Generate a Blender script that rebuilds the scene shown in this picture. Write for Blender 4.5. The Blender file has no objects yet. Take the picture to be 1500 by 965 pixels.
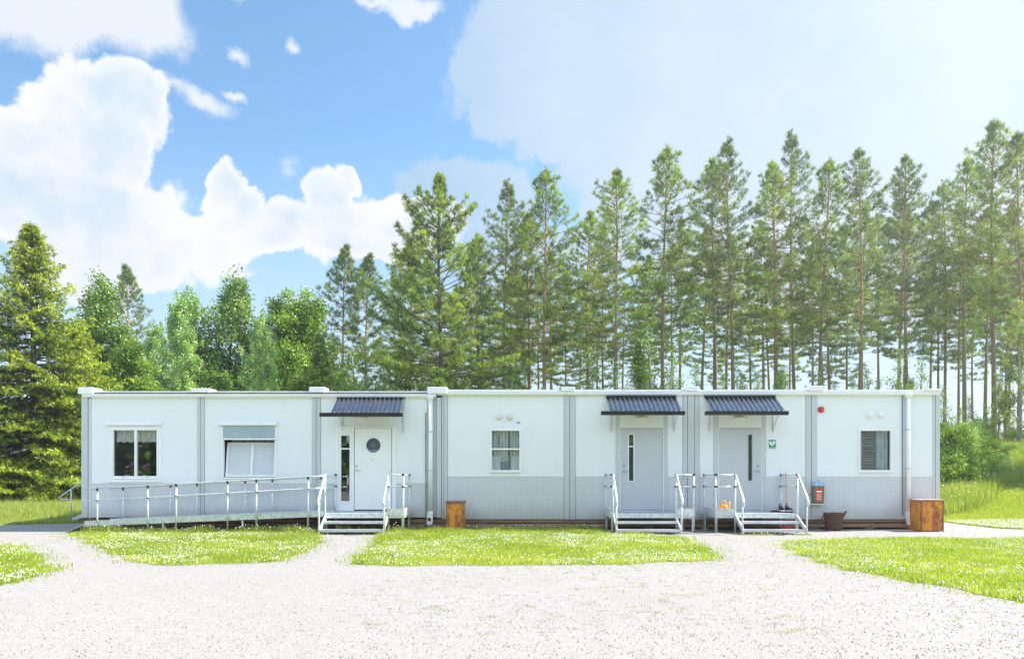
import bpy, bmesh, math, random
import numpy as np
from mathutils import Vector, Matrix
random.seed(7); RNG = np.random.default_rng(11)
PI = math.pi
scene = bpy.context.scene
COL = scene.collection
EYE = 1.32; DW = 20.0; FP = 1140.0          # eye height, distance to the facade, focal length in photo pixels
def wx(px, Y=0.0): return (px-750.0)*(DW+Y)/FP
def wz(py, Y=0.0): return EYE-(py-700.0)*(DW+Y)/FP
def gp(px, py):                              # ground point under a photo position (flat ground)
    D = FP*EYE/(py-700.0); return ((px-750.0)*D/FP, D-DW)
def ss(a, b, x):
    t = np.clip((x-a)/(b-a), 0, 1); return t*t*(3-2*t)
def hgt(x, y):
    x = np.asarray(x, float); y = np.asarray(y, float)
    e = ss(12.3, 16.0, x)
    h = 3.1*ss(2, 24, y)*e + 3.1*ss(12, 27, y)*ss(-4, 10, x)*(1-e)
    h = h + 0.10*np.sin(x*.35+1)*np.sin(y*.28)*ss(4, 14, np.hypot(x, y)-14)*ss(3, 8, y)
    return h
# ------------------------------------------------------------------ materials
def new_mat(name):
    m = bpy.data.materials.new(name); m.use_nodes = True
    nt = m.node_tree; nt.nodes.clear()
    return m, nt, nt.nodes.new('ShaderNodeOutputMaterial')
def lk(nt, a, b): nt.links.new(a, b)
def nd(nt, t, **k):
    n = nt.nodes.new(t)
    for a, v in k.items():
        if hasattr(n, a) and a not in n.inputs.keys(): setattr(n, a, v)
        else: n.inputs[a].default_value = v
    return n
def mix(nt, fac, a, b, blend='MIX'):
    n = nt.nodes.new('ShaderNodeMix'); n.data_type = 'RGBA'; n.blend_type = blend
    for s, v in ((0, fac), (6, a), (7, b)):
        if hasattr(v, 'is_linked') or hasattr(v, 'links'): nt.links.new(v, n.inputs[s])
        else: n.inputs[s].default_value = v if s == 0 else (tuple(v)+(1,))[:4]
    return n.outputs[2]
def mth(nt, op, *a):
    n = nt.nodes.new('ShaderNodeMath'); n.operation = op
    for i, v in enumerate(a):
        if hasattr(v, 'links'): nt.links.new(v, n.inputs[i])
        else: n.inputs[i].default_value = v
    return n.outputs[0]
def ramp(nt, fac, stops):
    n = nt.nodes.new('ShaderNodeValToRGB'); nt.links.new(fac, n.inputs[0])
    els = n.color_ramp.elements
    while len(els) < len(stops): els.new(.5)
    for e, (p, c) in zip(els, stops): e.position = p; e.color = (tuple(c)+(1,))[:4] if not isinstance(c, (int, float)) else (c, c, c, 1)
    return n.outputs[0]
def noise(nt, scale, detail=3, rough=.55, vec=None, obj=True, stretch=None):
    n = nd(nt, 'ShaderNodeTexNoise', Scale=scale, Detail=detail, Roughness=rough)
    if vec is None:
        tc = nt.nodes.new('ShaderNodeTexCoord'); vec = tc.outputs['Object']
    if stretch:
        mp = nt.nodes.new('ShaderNodeMapping'); mp.inputs['Scale'].default_value = stretch
        nt.links.new(vec, mp.inputs[0]); vec = mp.outputs[0]
    nt.links.new(vec, n.inputs['Vector']); return n.outputs[0]
def pbr(name, col, rough=.5, metal=0.0, var=.08, nscale=3, col2=None, bump=0.0, bscale=60, stretch=None, spec=.5, coat=0):
    m, nt, out = new_mat(name)
    p = nt.nodes.new('ShaderNodeBsdfPrincipled')
    p.inputs['Roughness'].default_value = rough; p.inputs['Metallic'].default_value = metal
    p.inputs['Specular IOR Level'].default_value = spec
    n = noise(nt, nscale, 4, .6, stretch=stretch)
    c2 = col2 if col2 else tuple(c*(1-var*2) for c in col)
    c1 = col if col2 else tuple(min(1, c*(1+var*.5)) for c in col)
    lk(nt, ramp(nt, n, [(.3, c2), (.7, c1)]), p.inputs['Base Color'])
    if bump:
        b = nd(nt, 'ShaderNodeBump', Strength=bump, Distance=.01)
        lk(nt, noise(nt, bscale, 3, .6, stretch=stretch), b.inputs['Height']); lk(nt, b.outputs[0], p.inputs['Normal'])
    lk(nt, p.outputs[0], out.inputs[0]); return m
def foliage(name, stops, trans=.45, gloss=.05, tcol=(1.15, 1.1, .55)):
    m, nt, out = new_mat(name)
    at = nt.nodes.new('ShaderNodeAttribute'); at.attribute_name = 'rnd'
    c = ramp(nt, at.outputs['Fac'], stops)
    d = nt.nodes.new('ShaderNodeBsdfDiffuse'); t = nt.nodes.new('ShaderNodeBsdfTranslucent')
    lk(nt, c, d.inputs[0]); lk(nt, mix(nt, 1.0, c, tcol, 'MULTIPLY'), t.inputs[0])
    ms = nt.nodes.new('ShaderNodeMixShader'); ms.inputs[0].default_value = trans
    lk(nt, d.outputs[0], ms.inputs[1]); lk(nt, t.outputs[0], ms.inputs[2])
    g = nt.nodes.new('ShaderNodeBsdfGlossy'); g.inputs['Roughness'].default_value = .45
    m2 = nt.nodes.new('ShaderNodeMixShader'); m2.inputs[0].default_value = gloss
    lk(nt, ms.outputs[0], m2.inputs[1]); lk(nt, g.outputs[0], m2.inputs[2])
    lk(nt, m2.outputs[0], out.inputs[0]); return m
M = {}
def panel_mat(name, col, dirt):
    m, nt, out = new_mat(name)
    p = nt.nodes.new('ShaderNodeBsdfPrincipled'); p.inputs['Roughness'].default_value = .42
    n1 = noise(nt, .7, 3, .5); n2 = noise(nt, 7, 4, .7, stretch=(1, 1, .12))
    c = mix(nt, mth(nt, 'MULTIPLY', n1, .5), col, tuple(x*.93 for x in col))
    c = mix(nt, mth(nt, 'MULTIPLY', ramp(nt, n2, [(.45, 0), (.8, 1)]), dirt), c, tuple(x*.72 for x in col))
    tz = nt.nodes.new('ShaderNodeTexCoord'); sz = nt.nodes.new('ShaderNodeSeparateXYZ'); lk(nt, tz.outputs['Object'], sz.inputs[0])
    sp_ = mth(nt, 'MULTIPLY', ramp(nt, mth(nt, 'ADD', sz.outputs[2], mth(nt, 'MULTIPLY', noise(nt, 2.2, 5, .7), .5)), [(.52, 1), (.95, 0)]), .5)
    c = mix(nt, sp_, c, (.36, .32, .25))
    lk(nt, c, p.inputs['Base Color'])
    b = nd(nt, 'ShaderNodeBump', Strength=.12, Distance=.01)
    lk(nt, noise(nt, 1.6, 2, .5), b.inputs['Height']); lk(nt, b.outputs[0], p.inputs['Normal'])
    lk(nt, p.outputs[0], out.inputs[0]); return m
M['white'] = panel_mat('white_sheet_steel', (.83, .855, .875), .12)
M['grey'] = panel_mat('grey_ribbed_steel', (.64, .66, .68), .2)
M['post'] = panel_mat('grey_post_steel', (.57, .595, .615), .2)
M['trim'] = pbr('white_trim', (.88, .885, .885), .4, var=.03)
M['door_w'] = pbr('white_door_paint', (.88, .88, .86), .35, var=.02)
M['door_g'] = pbr('grey_door_paint', (.55, .57, .59), .38, var=.02)
M['roof'] = pbr('roof_sheet', (.72, .73, .74), .4, var=.06)
M['gapfill'] = pbr('dark_gap', (.02, .022, .025), .6)
M['navy'] = pbr('dark_corrugated_steel', (.22, .25, .31), .25, metal=.85, var=.15, nscale=6)
M['navy2'] = pbr('dark_gutter_steel', (.012, .013, .018), .35, metal=.1)
M['galv'] = pbr('galvanised_steel', (.74, .77, .78), .4, metal=.35, var=.16, nscale=14, bump=.08, bscale=90)
M['alu'] = pbr('brushed_aluminium', (.70, .73, .75), .33, metal=.6, var=.1, nscale=10)
M['grate'] = pbr('galvanised_grating', (.50, .54, .57), .5, metal=.5, var=.2, nscale=60, bump=.5, bscale=140)
M['black'] = pbr('black_plastic', (.012, .012, .014), .5)
M['rubber'] = pbr('dark_rubber', (.02, .02, .022), .85, bump=.5, bscale=200)
M['wood'] = pbr('weathered_board', (.46, .27, .15), .8, col2=(.20, .11, .07), nscale=5, stretch=(.25, 6, 8), bump=.4, bscale=20)
M['terracotta'] = pbr('terracotta_pipe', (.50, .16, .07), .7, var=.15)
M['chrome'] = pbr('brushed_steel', (.6, .6, .6), .25, metal=.9)
M['cream'] = pbr('cream_plastic', (.74, .73, .66), .4, var=.03)
M['red'] = pbr('red_plastic', (.62, .015, .03), .3, var=.05)
M['redorange'] = pbr('red_orange_sign', (.75, .08, .03), .4, var=.05)
M['green'] = pbr('green_sign', (.0, .27, .09), .4, var=.04)
M['cab'] = pbr('olive_grey_cabinet', (.16, .18, .13), .45, var=.12)
M['cablid'] = pbr('pale_blue_lid', (.45, .58, .75), .3, var=.3, nscale=20)
M['orange'] = pbr('orange_plastic', (.95, .36, .015), .35, var=.1, nscale=8)
M['cable'] = pbr('grey_cable', (.16, .19, .23), .6)
M['blind_or_backing'] = pbr('grey_blind_box', (.36, .43, .49), .5, var=.05)
M['inside'] = pbr('interior_lining', (.16, .16, .16), .8)
M['shoe'] = pbr('black_shoe_cloth', (.015, .015, .018), .8)
M['stick'] = pbr('orange_wooden_pole', (.72, .36, .20), .5)
M['wicker'] = pbr('dark_wicker', (.17, .08, .05), .7, var=.45, nscale=30, bump=.8, bscale=60, stretch=(1, 1, 3))
M['petal'] = pbr('pink_petal', (.75, .14, .50), .6)
M['leafgreen'] = pbr('pot_plant_leaf', (.05, .12, .03), .5)
M['pot'] = pbr('white_ceramic', (.7, .7, .68), .3)
def rust_mat():
    m, nt, out = new_mat('rusty_orange_paint')
    p = nt.nodes.new('ShaderNodeBsdfPrincipled'); p.inputs['Roughness'].default_value = .6
    n = noise(nt, 3.2, 6, .7, stretch=(1.4, 1.4, .7)); n2 = noise(nt, 14, 4, .7, stretch=(1, 1, .25))
    c = mix(nt, ramp(nt, n, [(.46, 0), (.62, 1)]), (.72, .275, .022), (.24, .065, .025))
    c = mix(nt, mth(nt, 'MULTIPLY', ramp(nt, n2, [(.5, 0), (.65, 1)]), .75), c, (.28, .075, .025))
    lk(nt, c, p.inputs['Base Color'])
    b = nd(nt, 'ShaderNodeBump', Strength=.4, Distance=.01); lk(nt, n2, b.inputs['Height']); lk(nt, b.outputs[0], p.inputs['Normal'])
    lk(nt, p.outputs[0], out.inputs[0]); return m
M['rust'] = rust_mat()
M['rustlid'] = pbr('rusted_lid', (.30, .15, .11), .6, col2=(.13, .045, .035), nscale=8, bump=.3)
def glass_mat(name, refl):
    m, nt, out = new_mat(name)
    t = nt.nodes.new('ShaderNodeBsdfTransparent'); t.inputs[0].default_value = (.94, .97, .97, 1)
    g = nt.nodes.new('ShaderNodeBsdfGlossy'); g.inputs['Roughness'].default_value = .02
    lw = nd(nt, 'ShaderNodeLayerWeight', Blend=.5)
    f = mth(nt, 'ADD', mth(nt, 'MULTIPLY', mth(nt, 'POWER', lw.outputs['Facing'], 4.0), .6), refl)
    b = nd(nt, 'ShaderNodeBump', Strength=.06, Distance=.01); lk(nt, noise(nt, 1.7, 1, .4), b.inputs['Height']); lk(nt, b.outputs[0], g.inputs['Normal'])
    ms = nt.nodes.new('ShaderNodeMixShader'); lk(nt, f, ms.inputs[0]); lk(nt, t.outputs[0], ms.inputs[1]); lk(nt, g.outputs[0], ms.inputs[2])
    lk(nt, ms.outputs[0], out.inputs[0]); return m
M['glass'] = glass_mat('window_glass', .20)
M['glass3'] = glass_mat('thin_window_glass', .03)
M['glass2'] = glass_mat('coated_window_glass', .20)
def cloth_mat(name, stops, scale, stretch, trans=.3):
    m, nt, out = new_mat(name)
    c = ramp(nt, noise(nt, scale, 4, .65, stretch=stretch), stops)
    d = nt.nodes.new('ShaderNodeBsdfDiffuse'); t = nt.nodes.new('ShaderNodeBsdfTranslucent'); lk(nt, c, d.inputs[0]); lk(nt, c, t.inputs[0])
    ms = nt.nodes.new('ShaderNodeMixShader'); ms.inputs[0].default_value = trans
    lk(nt, d.outputs[0], ms.inputs[1]); lk(nt, t.outputs[0], ms.inputs[2]); lk(nt, ms.outputs[0], out.inputs[0]); return m
M['lace'] = cloth_mat('floral_lace', [(.30, (.60, .28, .14)), (.40, (.85, .82, .72)), (.62, (.90, .92, .90)), (.72, (.40, .55, .30))], 16, (1, 1, .6))
M['sheer'] = cloth_mat('white_sheer', [(.3, (.86, .87, .92)), (.7, (.93, .93, .95))], 3, (1, 1, .4))
M['drape'] = cloth_mat('checked_curtain', [(.35, (.30, .34, .30)), (.45, (.72, .76, .70)), (.7, (.90, .91, .90))], 12, (1, 1, .12))
M['slat'] = cloth_mat('grey_blind_slats', [(.3, (.26, .26, .22)), (.7, (.66, .66, .60))], 10, (.3, 1, 4))
M['drapeb'] = cloth_mat('pale_blue_curtain', [(.3, (.55, .66, .72)), (.7, (.84, .89, .92))], 9, (1, 1, .3))
M['hem'] = pbr('red_lace_hem', (.55, .04, .06), .8)

def grass_ground(name, stops, sc=9):
    m, nt, out = new_mat(name)
    p = nt.nodes.new('ShaderNodeBsdfPrincipled'); p.inputs['Roughness'].default_value = .9; p.inputs['Specular IOR Level'].default_value = .15
    n = noise(nt, sc, 6, .7); n2 = noise(nt, .45, 3, .6); n3 = noise(nt, 45, 3, .7)
    f = mth(nt, 'ADD', mth(nt, 'MULTIPLY', n, .35), mth(nt, 'ADD', mth(nt, 'MULTIPLY', n2, .4), mth(nt, 'MULTIPLY', n3, .25)))
    lk(nt, ramp(nt, f, stops), p.inputs['Base Color'])
    b = nd(nt, 'ShaderNodeBump', Strength=.9, Distance=.04); lk(nt, n3, b.inputs['Height']); lk(nt, b.outputs[0], p.inputs['Normal'])
    lk(nt, p.outputs[0], out.inputs[0]); return m
M['terrain'] = grass_ground('meadow_ground', [(.35, (0.096, 0.152, 0.024)), (.55, (0.176, 0.248, 0.040)), (.7, (0.272, 0.288, 0.088))], 4)
M['lawn'] = grass_ground('lawn_soil', [(.36, (0.176, 0.256, 0.032)), (.52, (0.288, 0.352, 0.056)), (.62, (0.416, 0.400, 0.160))], 6)
def gravel_mat():
    m, nt, out = new_mat('pale_crushed_gravel')
    p = nt.nodes.new('ShaderNodeBsdfPrincipled'); p.inputs['Roughness'].default_value = .85; p.inputs['Specular IOR Level'].default_value = .2
    tc = nt.nodes.new('ShaderNodeTexCoord'); v = tc.outputs['Object']
    def vor(scale):
        n = nd(nt, 'ShaderNodeTexVoronoi', Scale=scale); lk(nt, v, n.inputs['Vector']); return n
    v1 = vor(105); v2 = vor(50)
    s1 = nt.nodes.new('ShaderNodeSeparateColor'); lk(nt, v1.outputs['Color'], s1.inputs[0])
    s2 = nt.nodes.new('ShaderNodeSeparateColor'); lk(nt, v2.outputs['Color'], s2.inputs[0])
    c1 = ramp(nt, s1.outputs[0], [(0, (.06, .06, .062)), (.035, (.16, .157, .155)), (.11, (.255, .24, .228)), (.75, (.295, .275, .26)), (1, (.36, .34, .325))])
    c2 = ramp(nt, s2.outputs[1], [(0, (.12, .12, .12)), (.06, (.23, .22, .21)), (.5, (.285, .268, .255)), (1, (.33, .315, .30))])
    c = mix(nt, .18, c1, c2)
    cl_ = noise(nt, 3.5, 5, .7, stretch=(1, 2.2, 1)); sp2 = ramp(nt, s1.outputs[2], [(.10, 1), (.30, 0)])
    c = mix(nt, mth(nt, 'MULTIPLY', sp2, mth(nt, 'MULTIPLY', ramp(nt, cl_, [(.45, 0), (.62, 1)]), .6)), c, (.11, .092, .10))
    c = mix(nt, 1.0, c, (.96, .96, .955), 'MULTIPLY')
    big = noise(nt, .33, 4, .6); c = mix(nt, ramp(nt, big, [(.42, 0), (.68, .45)]), c, (.235, .225, .20))
    wd = noise(nt, 2.6, 5, .75); w2 = noise(nt, .25, 2, .5)
    wf = mth(nt, 'MULTIPLY', ramp(nt, wd, [(.60, 0), (.70, 1)]), ramp(nt, w2, [(.45, .0), (.62, .55)]))
    c = mix(nt, wf, c, (.17, .19, .085))
    lk(nt, c, p.inputs['Base Color'])
    hgt_ = mth(nt, 'ADD', mth(nt, 'MULTIPLY', v1.outputs['Distance'], 1.0), mth(nt, 'MULTIPLY', v2.outputs['Distance'], .5))
    b = nd(nt, 'ShaderNodeBump', Strength=.4, Distance=.008); b.invert = True
    lk(nt, hgt_, b.inputs['Height']); lk(nt, b.outputs[0], p.inputs['Normal'])
    lk(nt, p.outputs[0], out.inputs[0]); return m
M['gravel'] = gravel_mat()
def stone_mat():
    m, nt, out = new_mat('loose_stone')
    p = nt.nodes.new('ShaderNodeBsdfPrincipled'); p.inputs['Roughness'].default_value = .8
    at = nt.nodes.new('ShaderNodeAttribute'); at.attribute_name = 'rnd'
    lk(nt, ramp(nt, at.outputs['Fac'], [(0, (0.056, 0.056, 0.064)), (.06, (0.128, 0.128, 0.136)), (.14, (0.256, 0.252, 0.248)), (1, (0.376, 0.364, 0.360))]), p.inputs['Base Color'])
    lk(nt, p.outputs[0], out.inputs[0]); return m
M['stone'] = stone_mat()
def bark_mat(name, low, high, z0, z1):
    m, nt, out = new_mat(name)
    p = nt.nodes.new('ShaderNodeBsdfPrincipled'); p.inputs['Roughness'].default_value = .9; p.inputs['Specular IOR Level'].default_value = .15
    tc = nt.nodes.new('ShaderNodeTexCoord'); sp = nt.nodes.new('ShaderNodeSeparateXYZ'); lk(nt, tc.outputs['Object'], sp.inputs[0])
    n = noise(nt, 5, 4, .7, stretch=(1.5, 1.5, .35))
    f = mth(nt, 'ADD', mth(nt, 'DIVIDE', mth(nt, 'SUBTRACT', sp.outputs[2], z0), z1-z0), mth(nt, 'MULTIPLY', mth(nt, 'SUBTRACT', n, .5), .8))
    c = mix(nt, mth(nt, 'MULTIPLY', ramp(nt, n, [(.4, 0), (.65, 1)]), .5), ramp(nt, f, [(0, low), (1, high)]), tuple(x*.45 for x in low))
    lk(nt, c, p.inputs['Base Color'])
    b = nd(nt, 'ShaderNodeBump', Strength=.6, Distance=.03); lk(nt, n, b.inputs['Height']); lk(nt, b.outputs[0], p.inputs['Normal'])
    lk(nt, p.outputs[0], out.inputs[0]); return m
M['pinebark'] = bark_mat('pine_bark', (.20, .155, .12), (.44, .29, .165), 3, 10)
M['darkbark'] = bark_mat('dark_bark', (.10, .08, .065), (.13, .10, .08), 0, 8)
M['birchbark'] = bark_mat('birch_bark', (.30, .29, .27), (.50, .48, .44), 0, 4)
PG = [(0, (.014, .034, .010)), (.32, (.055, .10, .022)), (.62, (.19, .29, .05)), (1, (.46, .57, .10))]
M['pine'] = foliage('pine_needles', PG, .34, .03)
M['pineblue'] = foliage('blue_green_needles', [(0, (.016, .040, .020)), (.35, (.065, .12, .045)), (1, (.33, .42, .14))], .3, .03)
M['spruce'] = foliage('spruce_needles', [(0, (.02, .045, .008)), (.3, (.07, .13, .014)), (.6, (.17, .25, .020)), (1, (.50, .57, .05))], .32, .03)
M['dleaf'] = foliage('dark_broad_leaf', [(0, (0.027, 0.064, 0.011)), (.4, (0.109, 0.206, 0.034)), (.8, (0.273, 0.428, 0.067)), (1, (0.471, 0.603, 0.121))], .3, .04)
M['mleaf'] = foliage('bright_broad_leaf', [(0, (0.031, 0.067, 0.010)), (.4, (0.140, 0.255, 0.024)), (.8, (0.328, 0.497, 0.048)), (1, (0.562, 0.672, 0.084))], .33, .04)
M['bleaf'] = foliage('birch_leaf', [(0, (0.068, 0.136, 0.041)), (.4, (0.246, 0.408, 0.111)), (.8, (0.536, 0.769, 0.245)), (1, (0.800, 0.800, 0.408))], .3, .04)
M['yleaf'] = foliage('yellow_green_leaf', [(0, (.08, .13, .02)), (.5, (.20, .29, .04)), (1, (.36, .42, .08))], .5)
M['blade'] = foliage('lawn_blade', [(0, (0.156, 0.241, 0.025)), (.4, (0.301, 0.394, 0.045)), (.8, (0.468, 0.502, 0.090)), (1, (0.603, 0.520, 0.240))], .5)
M['meadow'] = foliage('meadow_blade', [(0, (0.113, 0.197, 0.023)), (.4, (0.236, 0.344, 0.045)), (.8, (0.396, 0.462, 0.099)), (1, (0.566, 0.532, 0.226))], .5)
M['clover'] = pbr('clover_flower', (.80, .80, .74), .8, var=.05)
M['yflower'] = pbr('yellow_flower', (.75, .62, .05), .8, var=.05)
# ------------------------------------------------------------------ mesh helpers
ORG = {}
class MB:
    def __init__(s): s.v = []; s.f = []; s.mi = []; s.cur = 0
    def quad(s, a, b, c, d):
        n = len(s.v); s.v += [tuple(a), tuple(b), tuple(c), tuple(d)]; s.f.append((n, n+1, n+2, n+3)); s.mi.append(s.cur); return s
    def hexa(s, p):                                       # 8 points: bottom ring then top ring
        n = len(s.v); s.v += [tuple(q) for q in p]
        for q in ((0, 3, 2, 1), (4, 5, 6, 7), (0, 1, 5, 4), (1, 2, 6, 5), (2, 3, 7, 6), (3, 0, 4, 7)):
            s.f.append(tuple(n+i for i in q)); s.mi.append(s.cur)
        return s
    def box(s, x0, x1, y0, y1, z0, z1):
        return s.hexa([(x0, y0, z0), (x1, y0, z0), (x1, y1, z0), (x0, y1, z0), (x0, y0, z1), (x1, y0, z1), (x1, y1, z1), (x0, y1, z1)])
    def tube(s, pts, r, n=8, cap=True):
        pts = [Vector(p) for p in pts]; rs = r if isinstance(r, (list, tuple)) else [r]*len(pts)
        base = len(s.v); up = None
        for i, p in enumerate(pts):
            d = (pts[min(i+1, len(pts)-1)]-pts[max(i-1, 0)]).normalized()
            if up is None: up = d.orthogonal().normalized()
            up = (up-d*up.dot(d)).normalized(); w = d.cross(up)
            for k in range(n):
                a = 2*PI*k/n; s.v.append(tuple(p+(up*math.cos(a)+w*math.sin(a))*rs[i]))
        for i in range(len(pts)-1):
            for k in range(n):
                a = base+i*n+k; b = base+i*n+(k+1) % n; s.f.append((a, b, b+n, a+n)); s.mi.append(s.cur)
        if cap:
            s.f.append(tuple(base+k for k in range(n))[::-1]); s.mi.append(s.cur)
            e = base+(len(pts)-1)*n; s.f.append(tuple(e+k for k in range(n))); s.mi.append(s.cur)
        return s
    def lathe(s, prof, c=(0, 0, 0), n=20, axis='z'):      # prof: (r, h)
        base = len(s.v)
        for r, h in prof:
            for k in range(n):
                a = 2*PI*k/n; u, w = r*math.cos(a), r*math.sin(a)
                q = (u, w, h) if axis == 'z' else (u, h, w)
                s.v.append((c[0]+q[0], c[1]+q[1], c[2]+q[2]))
        for i in range(len(prof)-1):
            for k in range(n):
                a = base+i*n+k; b = base+i*n+(k+1) % n; s.f.append((a, b, b+n, a+n)); s.mi.append(s.cur)
        s.f.append(tuple(base+k for k in range(n))[::-1]); s.mi.append(s.cur)
        e = base+(len(prof)-1)*n; s.f.append(tuple(e+k for k in range(n))); s.mi.append(s.cur)
        return s
    def prism(s, poly, y0, y1):                           # poly in (x,z), extruded along y
        n = len(poly); b = len(s.v)
        s.v += [(x, y0, z) for x, z in poly]+[(x, y1, z) for x, z in poly]
        s.f.append(tuple(range(b, b+n))); s.mi.append(s.cur); s.f.append(tuple(range(b+2*n-1, b+n-1, -1))); s.mi.append(s.cur)
        for i in range(n):
            j = (i+1) % n; s.f.append((b+i, b+j, b+n+j, b+n+i)); s.mi.append(s.cur)
        return s
    def build(s, name, mats, parent=None, smooth=False, bevel=0, label=None, cat=None, group=None, kind=None):
        me = bpy.data.meshes.new(name); off = Vector((0, 0, 0)); o = bpy.data.objects.new(name, me)
        if parent is not None: off = ORG[parent.name]; o.parent = parent
        me.from_pydata([tuple(Vector(p)-off) for p in s.v], [], s.f)
        mats = mats if isinstance(mats, (list, tuple)) else [mats]
        for m in mats: me.materials.append(m)
        if len(mats) > 1: me.polygons.foreach_set('material_index', s.mi)
        bm = bmesh.new(); bm.from_mesh(me); bmesh.ops.recalc_face_normals(bm, faces=bm.faces); bm.to_mesh(me); bm.free()
        if smooth:
            for p in me.polygons: p.use_smooth = len(p.vertices) <= 4
        COL.objects.link(o); ORG[o.name] = off
        if bevel:
            b = o.modifiers.new('bevel', 'BEVEL'); b.width = bevel; b.segments = 2; b.limit_method = 'ANGLE'
        tag(o, label, cat, group, kind); return o
def tag(o, label=None, cat=None, group=None, kind=None):
    if label: o['label'] = label
    if cat: o['category'] = cat
    if group: o['group'] = group
    if kind: o['kind'] = kind
    return o
def thing(name, label, cat, loc, group=None):
    o = bpy.data.objects.new(name, None); o.empty_display_size = .3; COL.objects.link(o); o.location = loc
    ORG[o.name] = Vector(loc); return tag(o, label, cat, group)
def bx(*a): return MB().box(*a)
def soup(name, V, nper, rnd, mat, parent=None, norm=None):
    """V (N*nper,3) numpy vertices, each consecutive nper making one face"""
    me = bpy.data.meshes.new(name); nv = len(V); nf = nv//nper
    me.vertices.add(nv); me.vertices.foreach_set('co', np.ascontiguousarray(V, dtype=np.float32).ravel())
    me.loops.add(nv); me.loops.foreach_set('vertex_index', np.arange(nv, dtype=np.int32))
    me.polygons.add(nf); me.polygons.foreach_set('loop_start', np.arange(0, nv, nper, dtype=np.int32))
    a = me.attributes.new('rnd', 'FLOAT', 'FACE'); a.data.foreach_set('value', np.ascontiguousarray(rnd, dtype=np.float32))
    me.materials.append(mat); me.update(calc_edges=True)
    return me
def link_mesh(name, me, parent=None):
    o = bpy.data.objects.new(name, me); COL.objects.link(o)
    if parent is not None: o.parent = parent
    return o
def unit(a): return a/np.maximum(np.linalg.norm(a, axis=-1, keepdims=True), 1e-9)
# ================================================================== THE SETTING
def grid_axis(parts):
    out = []
    for a, b, n in parts: out += list(np.linspace(a, b, n, endpoint=False))
    return out+[parts[-1][1]]
gx = grid_axis([(-900, -120, 8), (-120, -40, 10), (-40, 60, 130), (60, 120, 12), (120, 900, 8)])
gy = grid_axis([(-300, -60, 6), (-60, 0, 30), (0, 45, 70), (45, 120, 15), (120, 1500, 12)])
V = [(x, y, float(hgt(x, y))) for y in gy for x in gx]; nx = len(gx)
F = [(j*nx+i, j*nx+i+1, (j+1)*nx+i+1, (j+1)*nx+i) for j in range(len(gy)-1) for i in range(nx-1)]
me = bpy.data.meshes.new('ground'); me.from_pydata(V, [], F); me.materials.append(M['terrain'])
for p in me.polygons: p.use_smooth = True
tag(link_mesh('ground', me), kind='structure')
def dens(poly, step=.35, amp=.09, seed=1, wav=1.0):
    r = random.Random(seed); out = []; ph = [r.uniform(0, 6.28) for _ in range(6)]
    for i, (ax, ay) in enumerate(poly):
        bx_, by_ = poly[(i+1) % len(poly)]; L = math.hypot(bx_-ax, by_-ay); n = max(1, int(L/step))
        if L > 45: n = 12
        nx_, ny_ = -(by_-ay)/max(L, 1e-6), (bx_-ax)/max(L, 1e-6)
        for k in range(n):
            t = k/n; x = ax+(bx_-ax)*t; y = ay+(by_-ay)*t
            d = amp*(math.sin(x*2.1*wav+ph[0])+math.sin(y*2.7*wav+ph[1])+.7*math.sin(x*5.3+ph[2])+.6*math.sin(y*6.1+ph[3])+r.uniform(-.8, .8))*.6
            if k == 0: d *= .5
            out.append((x+nx_*d, y+ny_*d))
    return out
def sheet(name, poly, z, mat):
    bm = bmesh.new(); vs = [bm.verts.new((x, y, z)) for x, y in poly]; f = bm.faces.new(vs)
    bmesh.ops.triangulate(bm, faces=[f]); bmesh.ops.recalc_face_normals(bm, faces=bm.faces)
    if sum(q.normal.z for q in bm.faces) < 0: bmesh.ops.reverse_faces(bm, faces=bm.faces)
    me = bpy.data.meshes.new(name); bm.to_mesh(me); bm.free(); me.materials.append(mat)
    return tag(link_mesh(name, me), kind='structure')
gravel_poly = dens([(-60, -60), (60, -60), (60, -.9), (20, -.9), (14, -.8), (12.7, .2), (12.9, 3.2), (12.2, 6), (12.0, 11), (-11.5, 11), (-11.7, 3.4), (-12.8, 2.6), (-13.9, 2.0), (-17, 1.2), (-22, .6), (-60, .2)], seed=3)
sheet('gravel_yard', gravel_poly, .006, M['gravel'])
def G(*pts): return [gp(*p) for p in pts]
LAWNS = {}
a, b = gp(0, 797), gp(0, 858)
LAWNS['a'] = dens([(-30, a[1]+.4), a]+G((30, 803), (62, 822), (76, 832), (50, 840), (22, 849))+[b, (-30, b[1]-1)], .15, .12, 5, 2)
LAWNS['b'] = dens(G((112, 784), (118, 779), (150, 775.5), (240, 775), (350, 775), (466, 775), (474, 779), (458, 797), (430, 812), (395, 823), (330, 827), (245, 828), (200, 825), (160, 808)), .15, .10, 6, 2)
LAWNS['c'] = dens(G((563, 781), (580, 775.8), (700, 775.4), (880, 775.6), (893, 783), (960, 785), (1000, 788), (1035, 800), (1056, 818), (1050, 821), (900, 826), (700, 828), (590, 829), (514, 827), (520, 818), (548, 800)), .15, .08, 7, 2)
c4 = gp(1500, 790); d4 = gp(1500, 888)
LAWNS['d'] = dens(G((1140, 798), (1180, 791.5), (1300, 790))+[c4, (30, c4[1]), (30, d4[1]-3)]+G((1500, 888), (1400, 864), (1310, 848), (1240, 833), (1180, 814)), .15, .12, 8, 2)
for k in LAWNS: sheet('lawn', LAWNS[k], .012, M['lawn'])
def inside(poly, x, y):
    P = np.array(poly); res = np.zeros(len(x), bool); n = len(P); j = n-1
    for i in range(n):
        xi, yi = P[i]; xj, yj = P[j]
        c = ((yi > y) != (yj > y)) & (x < (xj-xi)*(y-yi)/(yj-yi+1e-12)+xi); res ^= c; j = i
    return res
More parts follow.
